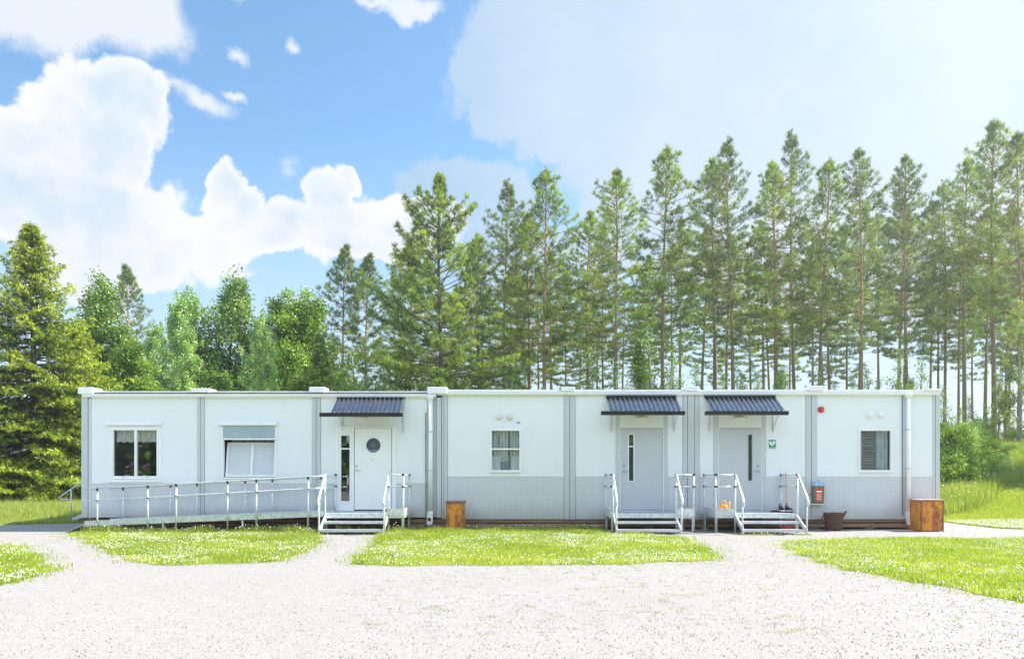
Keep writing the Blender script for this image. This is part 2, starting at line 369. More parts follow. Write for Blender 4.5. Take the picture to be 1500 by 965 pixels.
def vnoise(x, y, s, seed=0):
    r = np.random.default_rng(seed); T = r.random((64, 64)); u = x*s; v = y*s
    i = np.floor(u).astype(int); j = np.floor(v).astype(int); fu = u-i; fv = v-j; fu = fu*fu*(3-2*fu); fv = fv*fv*(3-2*fv)
    g = lambda a, b: T[a % 64, b % 64]
    return (g(i, j)*(1-fu)+g(i+1, j)*fu)*(1-fv)+(g(i, j+1)*(1-fu)+g(i+1, j+1)*fu)*fv
def in_view(x, y, m=1.06):
    D = y+DW; return (D > 3) & (np.abs(x) < .66*D*m+.3)
def blades(name, x, y, z, h, w, rnd, mat, lean=.45):
    N = len(x); a = RNG.random(N)*2*PI; b = RNG.random(N)*2*PI; l = RNG.random(N)*lean
    base = np.stack([x, y, z], 1); side = np.stack([np.cos(a), np.sin(a), np.zeros(N)], 1)*(w*.5)[:, None]
    tip = base+np.stack([np.cos(b)*l*h, np.sin(b)*l*h, h], 1)
    V = np.stack([base-side, base+side, tip], 1).reshape(-1, 3)
    return soup(name, V, 3, np.clip(rnd, 0, 1), mat)
def lawn_points(dens_m2):
    xs = []; ys = []
    for k, poly in LAWNS.items():
        P = np.array(poly); x0, y0 = P.min(0)-.4; x1, y1 = P.max(0)+.4; x0 = max(x0, -17); x1 = min(x1, 17)
        n = int((x1-x0)*(y1-y0)*dens_m2); x = RNG.uniform(x0, x1, n); y = RNG.uniform(y0, y1, n)
        jj = np.where(RNG.random(n) < .3, .22, .05); k_ = inside(poly, x+RNG.normal(0, 1, n)*jj, y+RNG.normal(0, 1, n)*jj) & in_view(x, y); xs.append(x[k_]); ys.append(y[k_])
    return np.concatenate(xs), np.concatenate(ys)
x, y = lawn_points(1900)
dry = vnoise(x, y, .8, 1)*.5+vnoise(x, y, 3.1, 2)*.5
keep = RNG.random(len(x)) < np.clip(1.5-dry*1.1, .25, 1); x, y, dry = x[keep], y[keep], dry[keep]
edge = np.exp(-np.abs(y+1.2)/.5)
h = (.020+.034*RNG.random(len(x)))*(1+.9*vnoise(x, y, 1.7, 4))*(1+1.5*np.clip(edge, 0, 1)*vnoise(x, y, 2.2, 9))
me = blades('grass', x, y, np.full(len(x), .012), h, .010+.008*RNG.random(len(x)), .12+.55*dry+.45*(RNG.random(len(x))-.35), M['blade'])
tag(link_mesh('grass', me), 'short sunlit lawn grass in the patches along the gravel', 'grass', kind='stuff')
# clover heads and other low flowers
def blobs(name, x, y, z, r, mat, rnd=None):
    N = len(x); o = np.array([(1, 0, 0), (0, 1, 0), (-1, 0, 0), (0, -1, 0), (0, 0, 1.1), (0, 0, -.8)]); t = [(0, 1, 4), (1, 2, 4), (2, 3, 4), (3, 0, 4), (1, 0, 5), (2, 1, 5), (3, 2, 5), (0, 3, 5)]
    C = np.stack([x, y, z], 1); a = RNG.random(N)*PI; ca, sa = np.cos(a), np.sin(a)
    js = r[:, None]*(1+.5*(RNG.random((N, 6))-.5))
    P = []
    for q in range(6):
        ox, oy, oz = o[q]; P.append(C+np.stack([(ox*ca-oy*sa)*js[:, q], (ox*sa+oy*ca)*js[:, q], oz*js[:, q]], 1))
    V = np.stack([P[i] for tri in t for i in tri], 1).reshape(-1, 3)
    rr = np.repeat(RNG.random(N) if rnd is None else rnd, 8)
    return soup(name, V, 3, rr, mat)
x, y = lawn_points(300)
k_ = RNG.random(len(x)) < np.clip((vnoise(x, y, .9, 21)*.6+vnoise(x, y, 3.3, 22)*.5-.34)*2.0, .05, 1); x, y = x[k_], y[k_]
tag(link_mesh('clover_flowers', blobs('clover_flowers', x, y, .03+.03*RNG.random(len(x)), .006+.007*RNG.random(len(x)), M['clover'])), 'white clover heads dotted all over the lawn patches', 'clover flowers', kind='stuff')
# loose stones on the gravel
n = 42000; D = 5.2+17*RNG.random(n)**1.35; x = RNG.uniform(-1, 1, n)*.69*D; y = D-DW
ok = inside(gravel_poly, x, y) & (y < -1.7)
for k in LAWNS: ok &= ~inside(LAWNS[k], x, y)
x, y = x[ok], y[ok]; r = .003+.006*RNG.random(len(x))**3
tag(link_mesh('loose_stones', blobs('loose_stones', x, y, .006+r*.35, r, M['stone'], RNG.random(len(x))**.8)), 'loose pale and dark stones scattered over the gravel', 'stones', kind='stuff')
# weeds creeping into the gravel
n = 1500; D = 6.5+12*RNG.random(n); cx = RNG.uniform(-1, 1, n)*.68*D; cy = D-DW
ok = (vnoise(cx, cy, .22, 31)*.6+vnoise(cx, cy, .9, 32)*.4 > .52) & inside(gravel_poly, cx, cy) & (cy < -2.2); cx, cy = cx[ok], cy[ok]
m_ = 16; x = (cx[:, None]+RNG.normal(0, .045, (len(cx), m_))).ravel(); y = (cy[:, None]+RNG.normal(0, .02, (len(cx), m_))).ravel()
tag(link_mesh('gravel_weeds', blades('gravel_weeds', x, y, np.full(len(x), .006), .008+.012*RNG.random(len(x)), np.full(len(x), .006), .0+.7*RNG.random(len(x)), M['meadow'], 1.5)), 'thin low weeds growing through the gravel yard', 'weeds', kind='stuff')
# rank grass and plants at the foot of the plinth
def fringe(x0, x1, yc, n, hh, sp=.12):
    x = RNG.uniform(x0, x1, n); y = yc+RNG.normal(0, sp, n); return x, y, hh*(.3+.9*RNG.random(n))
FX = [fringe(-10.2, -4.8, -1.45, 5200, .14), fringe(-2.6, -.2, -.55, 2400, .12), fringe(-.4, 2.3, -.5, 2600, .10), fringe(-4.2, -2.7, -1.2, 700, .17, .25), fringe(5.2, 6.9, -2.05, 500, .04, .03), fringe(-5, -4.5, -1.7, 300, .1)]
x = np.concatenate([f[0] for f in FX]); y = np.concatenate([f[1] for f in FX]); h = np.concatenate([f[2] for f in FX])
h = h*(.5+1.1*vnoise(x, y, 1.9, 5))
tag(link_mesh('rank_grass', blades('rank_grass', x, y, np.full(len(x), .008), h, .012+.012*RNG.random(len(x)), RNG.random(len(x))*.75, M['blade'], .6)), 'longer uncut grass along the foot of the ramp and wall', 'tall grass', kind='stuff')
k_ = RNG.random(len(x)) < .035
tag(link_mesh('white_flowers', blobs('white_flowers', x[k_], y[k_], h[k_]*.9+.03, np.full(k_.sum(), .014), M['clover'])), 'small white flowers in the longer grass by the ramp', 'flowers', kind='stuff')
# meadow grass left of the house, slope on the right
n = 90000; D = 21.5+22*RNG.random(n)**1.2; x = RNG.uniform(-.75, -.50, n)*D; y = D-DW
ok = ~inside(gravel_poly, x, y); x, y = x[ok], y[ok]
h = .10+.42*RNG.random(len(x))*ss(2.5, 6, y)
tag(link_mesh('meadow_grass', blades('meadow_grass', x, y, hgt(x, y), h, .018+.018*RNG.random(len(x)), .25+.75*RNG.random(len(x)), M['meadow'], .5)), 'tall pale meadow grass under the spruces left of the house', 'meadow grass', kind='stuff')
n = 230000; D = 19+24*RNG.random(n); x = RNG.uniform(.5, .76, n)*D; y = D-DW
ok = ~inside(gravel_poly, x, y) & ~inside(LAWNS['d'], x, y); x, y = x[ok], y[ok]
def bank(x, y): return ss(-.6, .8, y-(6.3+.85*(x-14.9))+.5*np.sin(x*.9))
bk = bank(x, y); tall = RNG.random(len(x)) < bk
h = np.where(tall, .18+.38*RNG.random(len(x)), .04+.05*RNG.random(len(x)))
sel = tall
tag(link_mesh('bank_grass', blades('bank_grass', x[sel], y[sel], hgt(x[sel], y[sel]), h[sel], .016+.016*RNG.random(sel.sum()), .12+.85*RNG.random(sel.sum())*(.6+.6*vnoise(x[sel], y[sel], .9, 3)), M['meadow'], .5)), 'tall unmown grass on the bank below the pines', 'bank grass', kind='stuff')
sel = ~tall
tag(link_mesh('slope_grass', blades('slope_grass', x[sel], y[sel], hgt(x[sel], y[sel]), h[sel], .02+.015*RNG.random(sel.sum()), .25+.5*RNG.random(sel.sum()), M['blade'], .6)), 'mown bright green grass on the slope right of the house', 'grass', kind='stuff')
k_ = tall & (RNG.random(len(x)) < .006)
tag(link_mesh('bank_flowers', blobs('bank_flowers', x[k_], y[k_], hgt(x[k_], y[k_])+h[k_]*.9, .02+.02*RNG.random(k_.sum()), M['clover'])), 'pale wild flower heads standing above the bank grass', 'wild flowers', kind='stuff')
k_ = (~tall) & (y < 3.5) & (RNG.random(len(x)) < .12)
tag(link_mesh('slope_clover', blobs('slope_clover', x[k_], y[k_], hgt(x[k_], y[k_])+.05, .013+.01*RNG.random(k_.sum()), M['clover'])), 'white clover along the bottom edge of the green slope', 'clover flowers', kind='stuff')
# ================================================================== THE HOUSE
HX0, HX1 = wx(120), wx(1376); HY1 = 8.4
house = thing('modular_building', 'long low white and grey modular cabin building with seven bays and flat roof', 'building', (0, 4, 0))
def part(mb, name, mat, parent=house, **k): return mb.build(name, mat, parent, **k)
def panel(name, x0, x1, z0, z1, holes, mat, y0=0.0, y1=.12, parent=house):
    """sheet with rectangular holes: front, back and reveals"""
    X = sorted({x0, x1, *[h[0] for h in holes], *[h[1] for h in holes]}); Z = sorted({z0, z1, *[h[2] for h in holes], *[h[3] for h in holes]})
    X = [q for q in X if x0 <= q <= x1]; Z = [q for q in Z if z0 <= q <= z1]
    def solid(i, j):
        if i < 0 or j < 0 or i >= len(X)-1 or j >= len(Z)-1: return False
        cx, cz = (X[i]+X[i+1])/2, (Z[j]+Z[j+1])/2
        return not any(h[0] < cx < h[1] and h[2] < cz < h[3] for h in holes)
    m = MB()
    for i in range(len(X)-1):
        for j in range(len(Z)-1):
            if not solid(i, j): continue
            a, b, c, d = X[i], X[i+1], Z[j], Z[j+1]
            m.quad((a, y0, c), (b, y0, c), (b, y0, d), (a, y0, d)); m.quad((b, y1, c), (a, y1, c), (a, y1, d), (b, y1, d))
            if not solid(i-1, j): m.quad((a, y1, c), (a, y0, c), (a, y0, d), (a, y1, d))
            if not solid(i+1, j): m.quad((b, y0, c), (b, y1, c), (b, y1, d), (b, y0, d))
            if not solid(i, j-1): m.quad((a, y1, c), (b, y1, c), (b, y0, c), (a, y0, c))
            if not solid(i, j+1): m.quad((a, y0, d), (b, y0, d), (b, y1, d), (a, y1, d))
    return m
def ribbed(x0, x1, z0, z1, y=-.004, period=.083, gw=.016, gd=.004):
    m = MB(); xs = [(x0, y)]; x = x0+period*.6
    while x+gw < x1-.01:
        xs += [(x, y), (x+.004, y+gd), (x+gw-.004, y+gd), (x+gw, y)]; x += period
    xs.append((x1, y))
    for (a, ya), (b, yb) in zip(xs, xs[1:]): m.quad((a, ya, z0), (b, yb, z0), (b, yb, z1), (a, ya, z1))
    m.box(x0, x1, y+gd+.004, .11, z0, z1); return m
ZL, ZR = wz(707.5), wz(697.5)          # upper / lower split, left and right half
TL, TR = wz(582), wz(579)              # wall tops
BL, BR = wz(757.5), wz(760)            # wall bottoms
SM = wz(624)
H1 = (wx(160), wx(236.5), wz(702), wz(625)); H2 = (wx(325), wx(405.5), wz(701.5), wz(624.5))
D1 = (wx(492), wx(580), BL-.02, wz(624)); H3 = (wx(717.5), wx(763.5), wz(691), wz(628)); H4 = (wx(1257), wx(1307), wz(691), wz(628))
D2 = (wx(902), wx(978), BR-.02, TR+.01); D3 = (wx(1045), wx(1122), BR-.02, TR+.01)
mods = [(134, 289, ZL, TL, BL, [H1], []), (300, 457, ZL, TL, BL, [H2], []), (470, 626, ZL, TL, BL, [D1], [(470, 492), (580, 626)]),
        (656, 826, ZR, TR, BR, [H3], []), (843, 1000, ZR, TR, BR, [D2], [(843, 902), (978, 1000)]), (1025, 1180, ZR, TR, BR, [D3], [(1025, 1045), (1122, 1180)]),
        (1197, 1366, ZR, TR, BR, [H4], [])]
for (a, b, zs, zt, zb, holes, low) in mods:
    if holes[0] in (D2, D3):
        part(panel('x', wx(a), holes[0][0], zs+.035, zt, [], None), 'upper_wall_panel', M['white']); part(panel('x', holes[0][1], wx(b), zs+.035, zt, [], None), 'upper_wall_panel', M['white'])
    else: part(panel('x', wx(a), wx(b), zs+.035, zt, holes, None), 'upper_wall_panel', M['white'])
    for (c, d) in (low or [(a, b)]):
        part(ribbed(wx(c), wx(d), zb, zs), 'lower_wall_panel', M['grey'])
        part(bx(wx(c), wx(d), -.014, .10, zs, zs+.035), 'wall_trim', M['trim'])
    segs = []; x = wx(a)
    for h in sorted(holes):
        if h[2] < SM < h[3]+.012: segs.append((x, h[0])); x = h[1]
    segs.append((x, wx(b)))
    for s_, e_ in segs: part(bx(s_, e_, -.006, .05, SM-.012, SM+.012), 'wall_seam', M['trim'])
    if low and a > 800 or a == 470: pass
def post(a, b, z0, z1, yf=-.02, mat='post'): return part(bx(wx(a), wx(b), yf, .14, z0, z1), 'wall_post', M[mat], bevel=.006)
post(120, 129.2, wz(758), wz(577), -.03); post(129.8, 133.8, wz(758.5), wz(583), -.012, 'grey')
post(289.3, 294.2, BL-.01, TL-.002, -.02); post(294.7, 299.7, BL-.01, TL-.002, -.022)
post(457.3, 463.2, BL-.01, TL-.002, -.02); post(463.7, 469.7, BL-.01, TL-.002, -.022)
post(626.4, 636, BL, TL-.002, -.004, 'grey'); post(636.4, 638.6, BL, TL-.002, -.02); post(639.4, 646.4, BL-.01, TL-.002, -.026); post(647, 650, BR, TR-.01, -.012); post(650.4, 655.6, BR, TR-.002, -.022)
post(826.4, 834.2, BR-.01, TR-.002, -.02); post(834.7, 842.6, BR-.01, TR-.002, -.024)
post(1000.4, 1006.6, BR-.01, TR-.002, -.02); post(1007.2, 1017, BR-.01, TR-.002, -.026); post(1017.6, 1024.6, BR-.01, TR-.002, -.02)
post(1180.4, 1188, BR-.01, TR-.002, -.02); post(1188.6, 1196.6, BR-.01, TR-.002, -.024)
post(1366.4, 1369.4, BR-.01, TR-.002, -.012, 'grey'); post(1369.8, 1376, BR-.01, wz(577), -.03)
# eaves: gutters, dark strip standing in for the gap, thin roof edge
XM = wx(640)
def gutter(x0, x1, z0, z1):
    m = MB(); y = -.115
    prof = [(0, z0), (y*.75, z0), (y, z0+.03), (y, z1-.014), (y-.012, z1-.014), (y-.012, z1), (y+.02, z1), (y+.02, z0+.035), (0, z0+.02)]
    n = len(prof); b = len(m.v); m.v += [(x0, p, q) for p, q in prof]+[(x1, p, q) for p, q in prof]
    for i in range(n-1): m.f.append((b+i, b+i+1, b+n+i+1, b+n+i)); m.mi.append(0)
    m.f.append(tuple(range(b, b+n))); m.mi.append(0); m.f.append(tuple(range(b+n, b+2*n))); m.mi.append(0); return m
part(gutter(wx(124), XM-.01, wz(582), wz(577.3)), 'gutter', M['trim']); part(gutter(XM+.01, wx(1372), wz(579), wz(573.6)), 'gutter', M['trim'])
part(bx(wx(126), XM, -.05, .1, wz(577), wz(575.7)), 'eaves_gap', M['gapfill'])
part(bx(wx(122), XM, -.10, HY1, wz(575.6), wz(573.4)), 'roof', M['roof'], bevel=.004)
part(bx(XM+.003, wx(1374), -.10, HY1, wz(573.4), wz(571.2)), 'roof', M['roof'], bevel=.004)
part(bx(HX0+.02, HX1-.02, .03, HY1-.02, wz(580), wz(576.2)), 'ceiling', M['inside'])
for i, (a, b, t0, t1, side) in enumerate([(119, 140, 568, 577.5, 1), (284, 310, 569.5, 575.5, 1), (455, 477, 567.5, 575.5, 1), (627, 655, 567.5, 577, 1), (823, 841, 567.5, 573.5, 0), (1002, 1021, 566.5, 573.5, -1), (1184, 1203, 566, 573.5, -1), (1352, 1375, 570, 573.5, -1)]):
    x0, x1 = wx(a), wx(b); m = MB(); zb_, zt_ = wz(t1)-.0, wz(t0); m.box(x0, x1, -.16, .35, zb_, zt_); c = (x0+x1)/2
    w = (x1-x0)*.42
    m.hexa([(c-w-.05, .36, zb_), (c+w+.05, .36, zb_), (c+w+.05, HY1, zb_), (c-w-.05, HY1, zb_), (c-w*.5, .36, zt_-.01), (c+w*.5, .36, zt_-.01), (c+w*.5, HY1, zt_-.01), (c-w*.5, HY1, zt_-.01)])
    part(m, 'roof_joint_cover', M['trim'], bevel=.008)
# ends, back, floor and the dark void below
part(bx(HX0+.01, HX0+.12, .14, HY1, wz(758), wz(577)), 'end_wall', M['grey']); part(bx(HX1-.12, HX1-.01, .14, HY1, wz(758), wz(577)), 'end_wall', M['grey'])
part(bx(HX0+.13, HX1-.13, HY1-.12, HY1-.01, wz(758), wz(577)), 'back_wall', M['grey']); part(bx(HX0+.14, HX1-.14, .125, HY1-.13, .17, .27), 'floor_frame', M['inside'])
part(bx(HX0+.14, HX1-.14, 3.4, 3.5, .3, 3.4), 'inner_wall', M['inside'])
for z0, z1 in ((.185, .262), (.06, .155)):
    x = HX0+.1
    while x < HX1-.2:
        e = min(x+random.uniform(3.6, 4.6), HX1-.1); part(bx(x, e-.012,   .03+random.uniform(0, .012), .07, z0+random.uniform(-.006, .006), z1), 'plinth_board', M['wood']); x = e
for i in range(16):
    xx = HX0+.3+i*(HX1-HX0-.6)/15; part(bx(xx-.12, xx+.12, .12, .6, 0, .16), 'underfloor_block', M['post'])
part(bx(HX0+.2, HX1-.2, 1.2, 1.3, 0, .17), 'underfloor_block', M['rubber'])  # unbroken dark strip standing in for the void under the floor
# windows
def frame_mb(x0, x1, z0, z1, w, y0, y1, mull=()):
    m = MB(); m.box(x0, x1, y0, y1, z0, z0+w).box(x0, x1, y0, y1, z1-w, z1).box(x0, x0+w, y0, y1, z0+w, z1-w).box(x1-w, x1, y0, y1, z0+w, z1-w)
    for kind, c, ww in mull:
        if kind == 'v': m.box(c-ww/2, c+ww/2, y0, y1, z0+w, z1-w)
        else: m.box(x0+w, x1-w, y0, y1, c-ww/2, c+ww/2)
    return m
def curtain(x0, x1, z0, z1, y, amp=.025, per=.09, scallop=0.0, n=80, ph=0):
    m = MB()
    for i in range(n):
        q = []
        for t in (i/n, (i+1)/n):
            x = x0+(x1-x0)*t; yy = y+amp*math.sin(x*2*PI/per+ph+1.3*math.sin(x*9)); q.append((x, yy, z0+scallop*abs(math.sin(x*2*PI/.34))))
        (a, ya, za), (b, yb, zb) = q; m.quad((a, ya, za), (b, yb, zb), (b, yb, z1), (a, ya, z1))
    return m
def glasspane(x0, x1, z0, z1, y, parent, mat='glass'): return part(MB().quad((x0, y, z0), (x1, y, z0), (x1, y, z1), (x0, y, z1)), 'pane', M[mat], parent)
# window one
w = part(frame_mb(*H1, .09, -.02, .06), 'window', M['trim'], bevel=.006)
a0, a1, a2, a3, zb, zt = wx(164), wx(197.5), wx(200.8), wx(233.6), wz(699.2), wz(629)
part(frame_mb(H1[0]+.07, H1[1]-.07, zb-.045, zt+.045, .045, -.032, .05, [('v', (a1+a2)/2, a2-a1)]), 'frame', M['trim'], w, bevel=.006)
glasspane(a0-.01, a1+.01, zb-.01, zt+.01, .02, w, 'glass'); glasspane(a2-.01, a3+.01, zb-.01, zt+.01, .02, w, 'glass')
part(bx(wx(155.5), wx(238), -.06, .0, wz(622.8), wz(617.6)), 'hood', M['trim'], w, bevel=.008); part(bx(wx(158), wx(238), -.05, 0.0, wz(705.5), wz(702.2)), 'sill', M['trim'], w)
part(curtain(a0+.04, a3, wz(648), zt, .12, .02, .13, .03), 'curtain', M['lace'], w); part(curtain(a0+.04, a3, wz(648.8), wz(647.2), .116, .02, .13, .03), 'curtain_hem', M['hem'], w)
for cx in ((a0+a1)/2, (a2+a3)/2): part(bx(cx-.03, cx+.03, -.05, -.032, zb-.01, zb+.015), 'handle', M['cream'], w)
# window two: top shade box, tilted sashes
w = part(frame_mb(*H2, .05, -.03, .08), 'window', M['trim'], bevel=.006)
part(bx(wx(321.5), wx(407), -.09, .0, wz(623), wz(617.6)), 'hood', M['trim'], w, bevel=.008)
part(bx(H2[0]+.05, H2[1]-.05, -.05, .03, wz(641.5), wz(625)), 'awning_blind', M['blind_or_backing'], w); part(bx(H2[0]-.01, H2[1]+.01, -.07, .03, wz(644), wz(641.8)), 'blind_bar', M['trim'], w)
zb, zt = wz(698), wz(645)
x0, x1 = wx(330), wx(403); dy = .15; t = MB(); H = zt-zb; xm = wx(367.5); bw = .05
def pt(x, s, y0): return (x, y0+dy*s, zb+(H-.045)*s)
def slabt(m_, xa, xb, sa, sb, ya=.0, yb_=.045): return m_.hexa([pt(xa, sa, ya), pt(xb, sa, ya), pt(xb, sa, yb_), pt(xa, sa, yb_), pt(xa, sb, ya), pt(xb, sb, ya), pt(xb, sb, yb_), pt(xa, sb, yb_)])
slabt(t, x0, x0+bw, 0, 1); slabt(t, x1-bw, x1, 0, 1); slabt(t, x0+bw, x1-bw, 0, .05); slabt(t, x0+bw, x1-bw, .95, 1); slabt(t, xm-.03, xm+.03, .05, .95)
part(t, 'frame', M['trim'], w)
for xa, xb in ((x0+bw, xm-.03), (xm+.03, x1-bw)):
    part(MB().quad(pt(xa, .05, .02), pt(xb, .05, .02), pt(xb, .95, .02), pt(xa, .95, .02)), 'pane', M['glass3'], w); part(slabt(MB(), xa, xb, .05, .95, .034, .037), 'blind_or_backing', M['sheer'], w)  # pale sheets added behind the panes to give their sky reflection
part(curtain(wx(332), wx(402), wz(650), wz(642), .40, .02, .13, .02), 'curtain', M['lace'], w)
# window three, with check curtain
def small_window(Hh, kind):
    w = part(frame_mb(*Hh, .05, -.03, .06), 'window', M['trim'], bevel=.006); x0, x1, z0, z1 = Hh[0]+.05, Hh[1]-.05, Hh[2]+.05, Hh[3]-.05
    if kind == 'check':
        part(bx(x0, x1, -.015, .04, wz(658.6), wz(656.2)), 'glazing_bar', M['trim'], w)
        glasspane(x0, x1, z0, wz(658.6), .02, w, 'glass'); glasspane(x0, x1, wz(656.2), z1, .012, w, 'glass')
        part(curtain(x0, x0+(x1-x0)*.60, wz(676), z1, .07, .025, .10), 'curtain', M['drape'], w); part(curtain(x0+(x1-x0)*.64, x1, wz(676), z1, .07, .025, .10), 'curtain', M['drape'], w)
        part(curtain(x0, x0+(x1-x0)*.32, z0, wz(668), .045, .015, .12), 'curtain', M['sheer'], w); part(curtain(x0+(x1-x0)*.70, x1, z0, wz(668), .045, .015, .12), 'curtain', M['sheer'], w)
        part(curtain(x0+(x1-x0)*.3, x1-.2, z0, wz(669), .16, .03, .12), 'curtain', M['drapeb'], w)
    else:
        glasspane(x0, x1, z0, z1, .02, w, 'glass')
        m = MB(); k = 15; xa, xb = x0+.08, x0+(x1-x0)*.60
        for i in range(k):
            z = z0+(z1-z0)*(i+.5)/k; s_ = (z1-z0)/k*.42; j = random.uniform(-.012, .012)
            m.hexa([(xa, .10, z-s_), (xb+j, .10, z-s_+random.uniform(-.006, .006)), (xb+j, .103, z-s_), (xa, .103, z-s_), (xa, .13, z+s_), (xb+j, .13, z+s_), (xb+j, .133, z+s_), (xa, .133, z+s_)])
        part(m, 'blind_or_backing', M['slat'], w)
        part(curtain(x0+(x1-x0)*.58, x1-.04, z0, z1, .09, .03, .11), 'curtain', M['drapeb'], w); part(curtain(x0, x0+.09, z0, z1, .08, .015, .06), 'curtain', M['drapeb'], w)
    part(bx(Hh[0]-.0, Hh[1]+.0, -.04, .0, Hh[2]-.02, Hh[2]-.002), 'sill', M['trim'], w); return w
small_window(H3, 'check'); small_window(H4, 'slat')
# doors
def disc(c, r, y0, y1, n=28): return MB().lathe([(r, y0), (r, y1)], c, n, 'y')
d0, d1, dz0, dz1 = wx(519.5), wx(573.5), wz(746), wz(627)
part(bx(D1[0], wx(496.5), -.03, .09, wz(747.5), D1[3]).box(wx(515.5), wx(518.8), -.03, .09, wz(747.5), D1[3]).box(wx(496.5), wx(515.5), -.03, .09, wz(634.5), D1[3]-.001).box(wx(496.5), wx(515.5), -.03, .09, wz(747.5), wz(737)), 'door_frame', M['door_w'], bevel=.005)
part(bx(wx(574.3), D1[1], -.025, .09, wz(747.5), D1[3]).box(wx(518.8), wx(574.3), -.03, .09, dz1+.008, D1[3]-.001), 'door_frame', M['door_w'], bevel=.005)
sl = part(frame_mb(wx(496.6), wx(515.4), wz(736.8), wz(634.7), .055, -.022, .04, [('h', wz(657), .035)]), 'side_light', M['trim'])
glasspane(wx(499), wx(513.5), wz(735), wz(636.5), .01, sl, 'glass2')
m = MB(); cx, cz, r = wx(547), wz(652), .185; yy = -.012
angs = sorted([2*PI*i/32 for i in range(32)]+[math.atan2(c_[1]-cz, c_[0]-cx) % (2*PI) for c_ in ((d0, dz0), (d1, dz0), (d0, dz1), (d1, dz1))])
def outer(a):
    c, s_ = math.cos(a), math.sin(a); t = min(((d1 if c > 0 else d0)-cx)/c if abs(c) > 1e-6 else 99, ((dz1 if s_ > 0 else dz0)-cz)/s_ if abs(s_) > 1e-6 else 99); return (cx+c*t, cz+s_*t)
for i in range(len(angs)):
    a1_, a2_ = angs[i], angs[(i+1) % len(angs)]; p1, p2 = (cx+r*math.cos(a1_), cz+r*math.sin(a1_)), (cx+r*math.cos(a2_), cz+r*math.sin(a2_)); o1, o2 = outer(a1_), outer(a2_)
    m.quad((p1[0], yy, p1[1]), (p2[0], yy, p2[1]), (o2[0], yy, o2[1]), (o1[0], yy, o1[1])); m.quad((p1[0], yy, p1[1]), (p1[0], .05, p1[1]), (p2[0], .05, p2[1]), (p2[0], yy, p2[1]))
dr = part(m, 'door', M['door_w'])
part(MB().lathe([(r*1.02, -.02), (r*1.18, -.022), (r*1.18, -.012)], (cx, 0, cz), 32, 'y') and MB().tube([(cx+r*1.07*math.cos(t*PI/16), -.014, cz+r*1.07*math.sin(t*PI/16)) for t in range(33)], .014, 6, False), 'porthole_rim', M['trim'], dr)
m = MB(); m.v = [(cx+r*1.01*math.cos(2*PI*i/32), .018, cz+r*1.01*math.sin(2*PI*i/32)) for i in range(32)]; m.f = [tuple(range(32))]; m.mi = [0]
part(m, 'pane', M['glass'], dr)
part(bx(cx-r, cx+r, .07, .075, cz-r, cz+r), 'blind_or_backing', M['cable'], dr); part(bx(cx-r, cx+r, .06, .065, cz-r, cz-r*.55), 'pale_band', M['blind_or_backing'], dr)  # grey plates added behind the round pane to lift its dark tone
part(MB().lathe([(.02, -.012), (.02, -.04)], (wx(522.5), 0, wz(689)), 10, 'y').tube([(wx(522.5), -.045, wz(689)), (wx(522.5)+.11, -.045, wz(689))], .009), 'handle', M['chrome'], dr)
part(disc((wx(522.5), 0, wz(682.5)), .022, -.03, -.012, 14), 'lock', M['chrome'], dr)
part(bx(wx(543), wx(549), -.018, -.012, wz(674.5), wz(672)), 'number_plate', M['cream'], dr)
part(bx(wx(494), wx(578), -.09, .06, wz(749), wz(747.6)), 'threshold', M['alu'])
def grey_door(D, a, b, ga, gb, hx, side, two):
    part(bx(D[0], wx(a-1.2), -.022, .09, D[2]+.02, D[3]-.012).box(wx(b+1.2), D[1], -.022, .09, D[2]+.02, D[3]-.012), 'door_surround', M['post'], bevel=.005)
    part(bx(wx(a-1.2), wx(b+1.2), -.012, .09, wz(625.6), D[3]-.012), 'door_lintel', M['white'])
    part(frame_mb(wx(a-1.2), wx(b+1.2), wz(748.6), wz(625.8), .022, -.016, .05), 'door_frame', M['trim'])
    x0, x1, z0, z1 = wx(a), wx(b), wz(747.2), wz(627.4)
    part(bx(x0-.004, x1+.004, .012, .02, z0-.004, z1+.004), 'door_gap', M['gapfill'])
    gx0, gx1, gz0, gz1 = wx(ga), wx(gb), wz(703.5), wz(636.5)
    dr = part(panel('d', x0+.008, x1-.008, z0+.008, z1-.008, [(gx0, gx1, gz0, gz1)], None, -.01, .04), 'door', M['door_g'])
    m = MB(); rr = .03; loop = []
    for cx_, cz_, a0_ in ((gx1-rr*.3, gz1-rr*.3, 0), (gx0+rr*.3, gz1-rr*.3, 90), (gx0+rr*.3, gz0+rr*.3, 180), (gx1-rr*.3, gz0+rr*.3, 270)):
        for t in range(5): aa = math.radians(a0_+t*22.5); loop.append((cx_+rr*math.cos(aa), -.012, cz_+rr*math.sin(aa)))
    m.tube(loop+[loop[0]], .013, 6, False); part(m, 'glazing_rim', M['door_g'] if not two else M['trim'], dr)
    part(MB().quad((gx0, .008, gz0), (gx1, .008, gz0), (gx1, .008, gz1), (gx0, .008, gz1)), 'pane', M['glass2' if two else 'glass'], dr)
    if two:
        part(bx(gx0, gx1, -.006, .004, wz(654.6), wz(652.6)), 'glazing_bar', M['trim'], dr); part(bx(gx0, gx1, .03, .034, gz0, wz(673)), 'blind_or_backing', M['drapeb'], dr)
    part(MB().lathe([(.024, -.01), (.02, -.045)], (wx(hx), 0, wz(690)), 12, 'y').tube([(wx(hx), -.05, wz(690)), (wx(hx)+side*.12, -.05, wz(690))], .010), 'handle', M['chrome'], dr)
    part(disc((wx(hx), 0, wz(682)), .026, -.035, -.01, 14), 'lock', M['chrome'], dr)
    hg = x1 if side > 0 else x0
    for z in (wz(645), wz(735)): part(MB().tube([(hg, -.02, z-.05), (hg, -.02, z+.05)], .011), 'hinge', M['post'], dr)
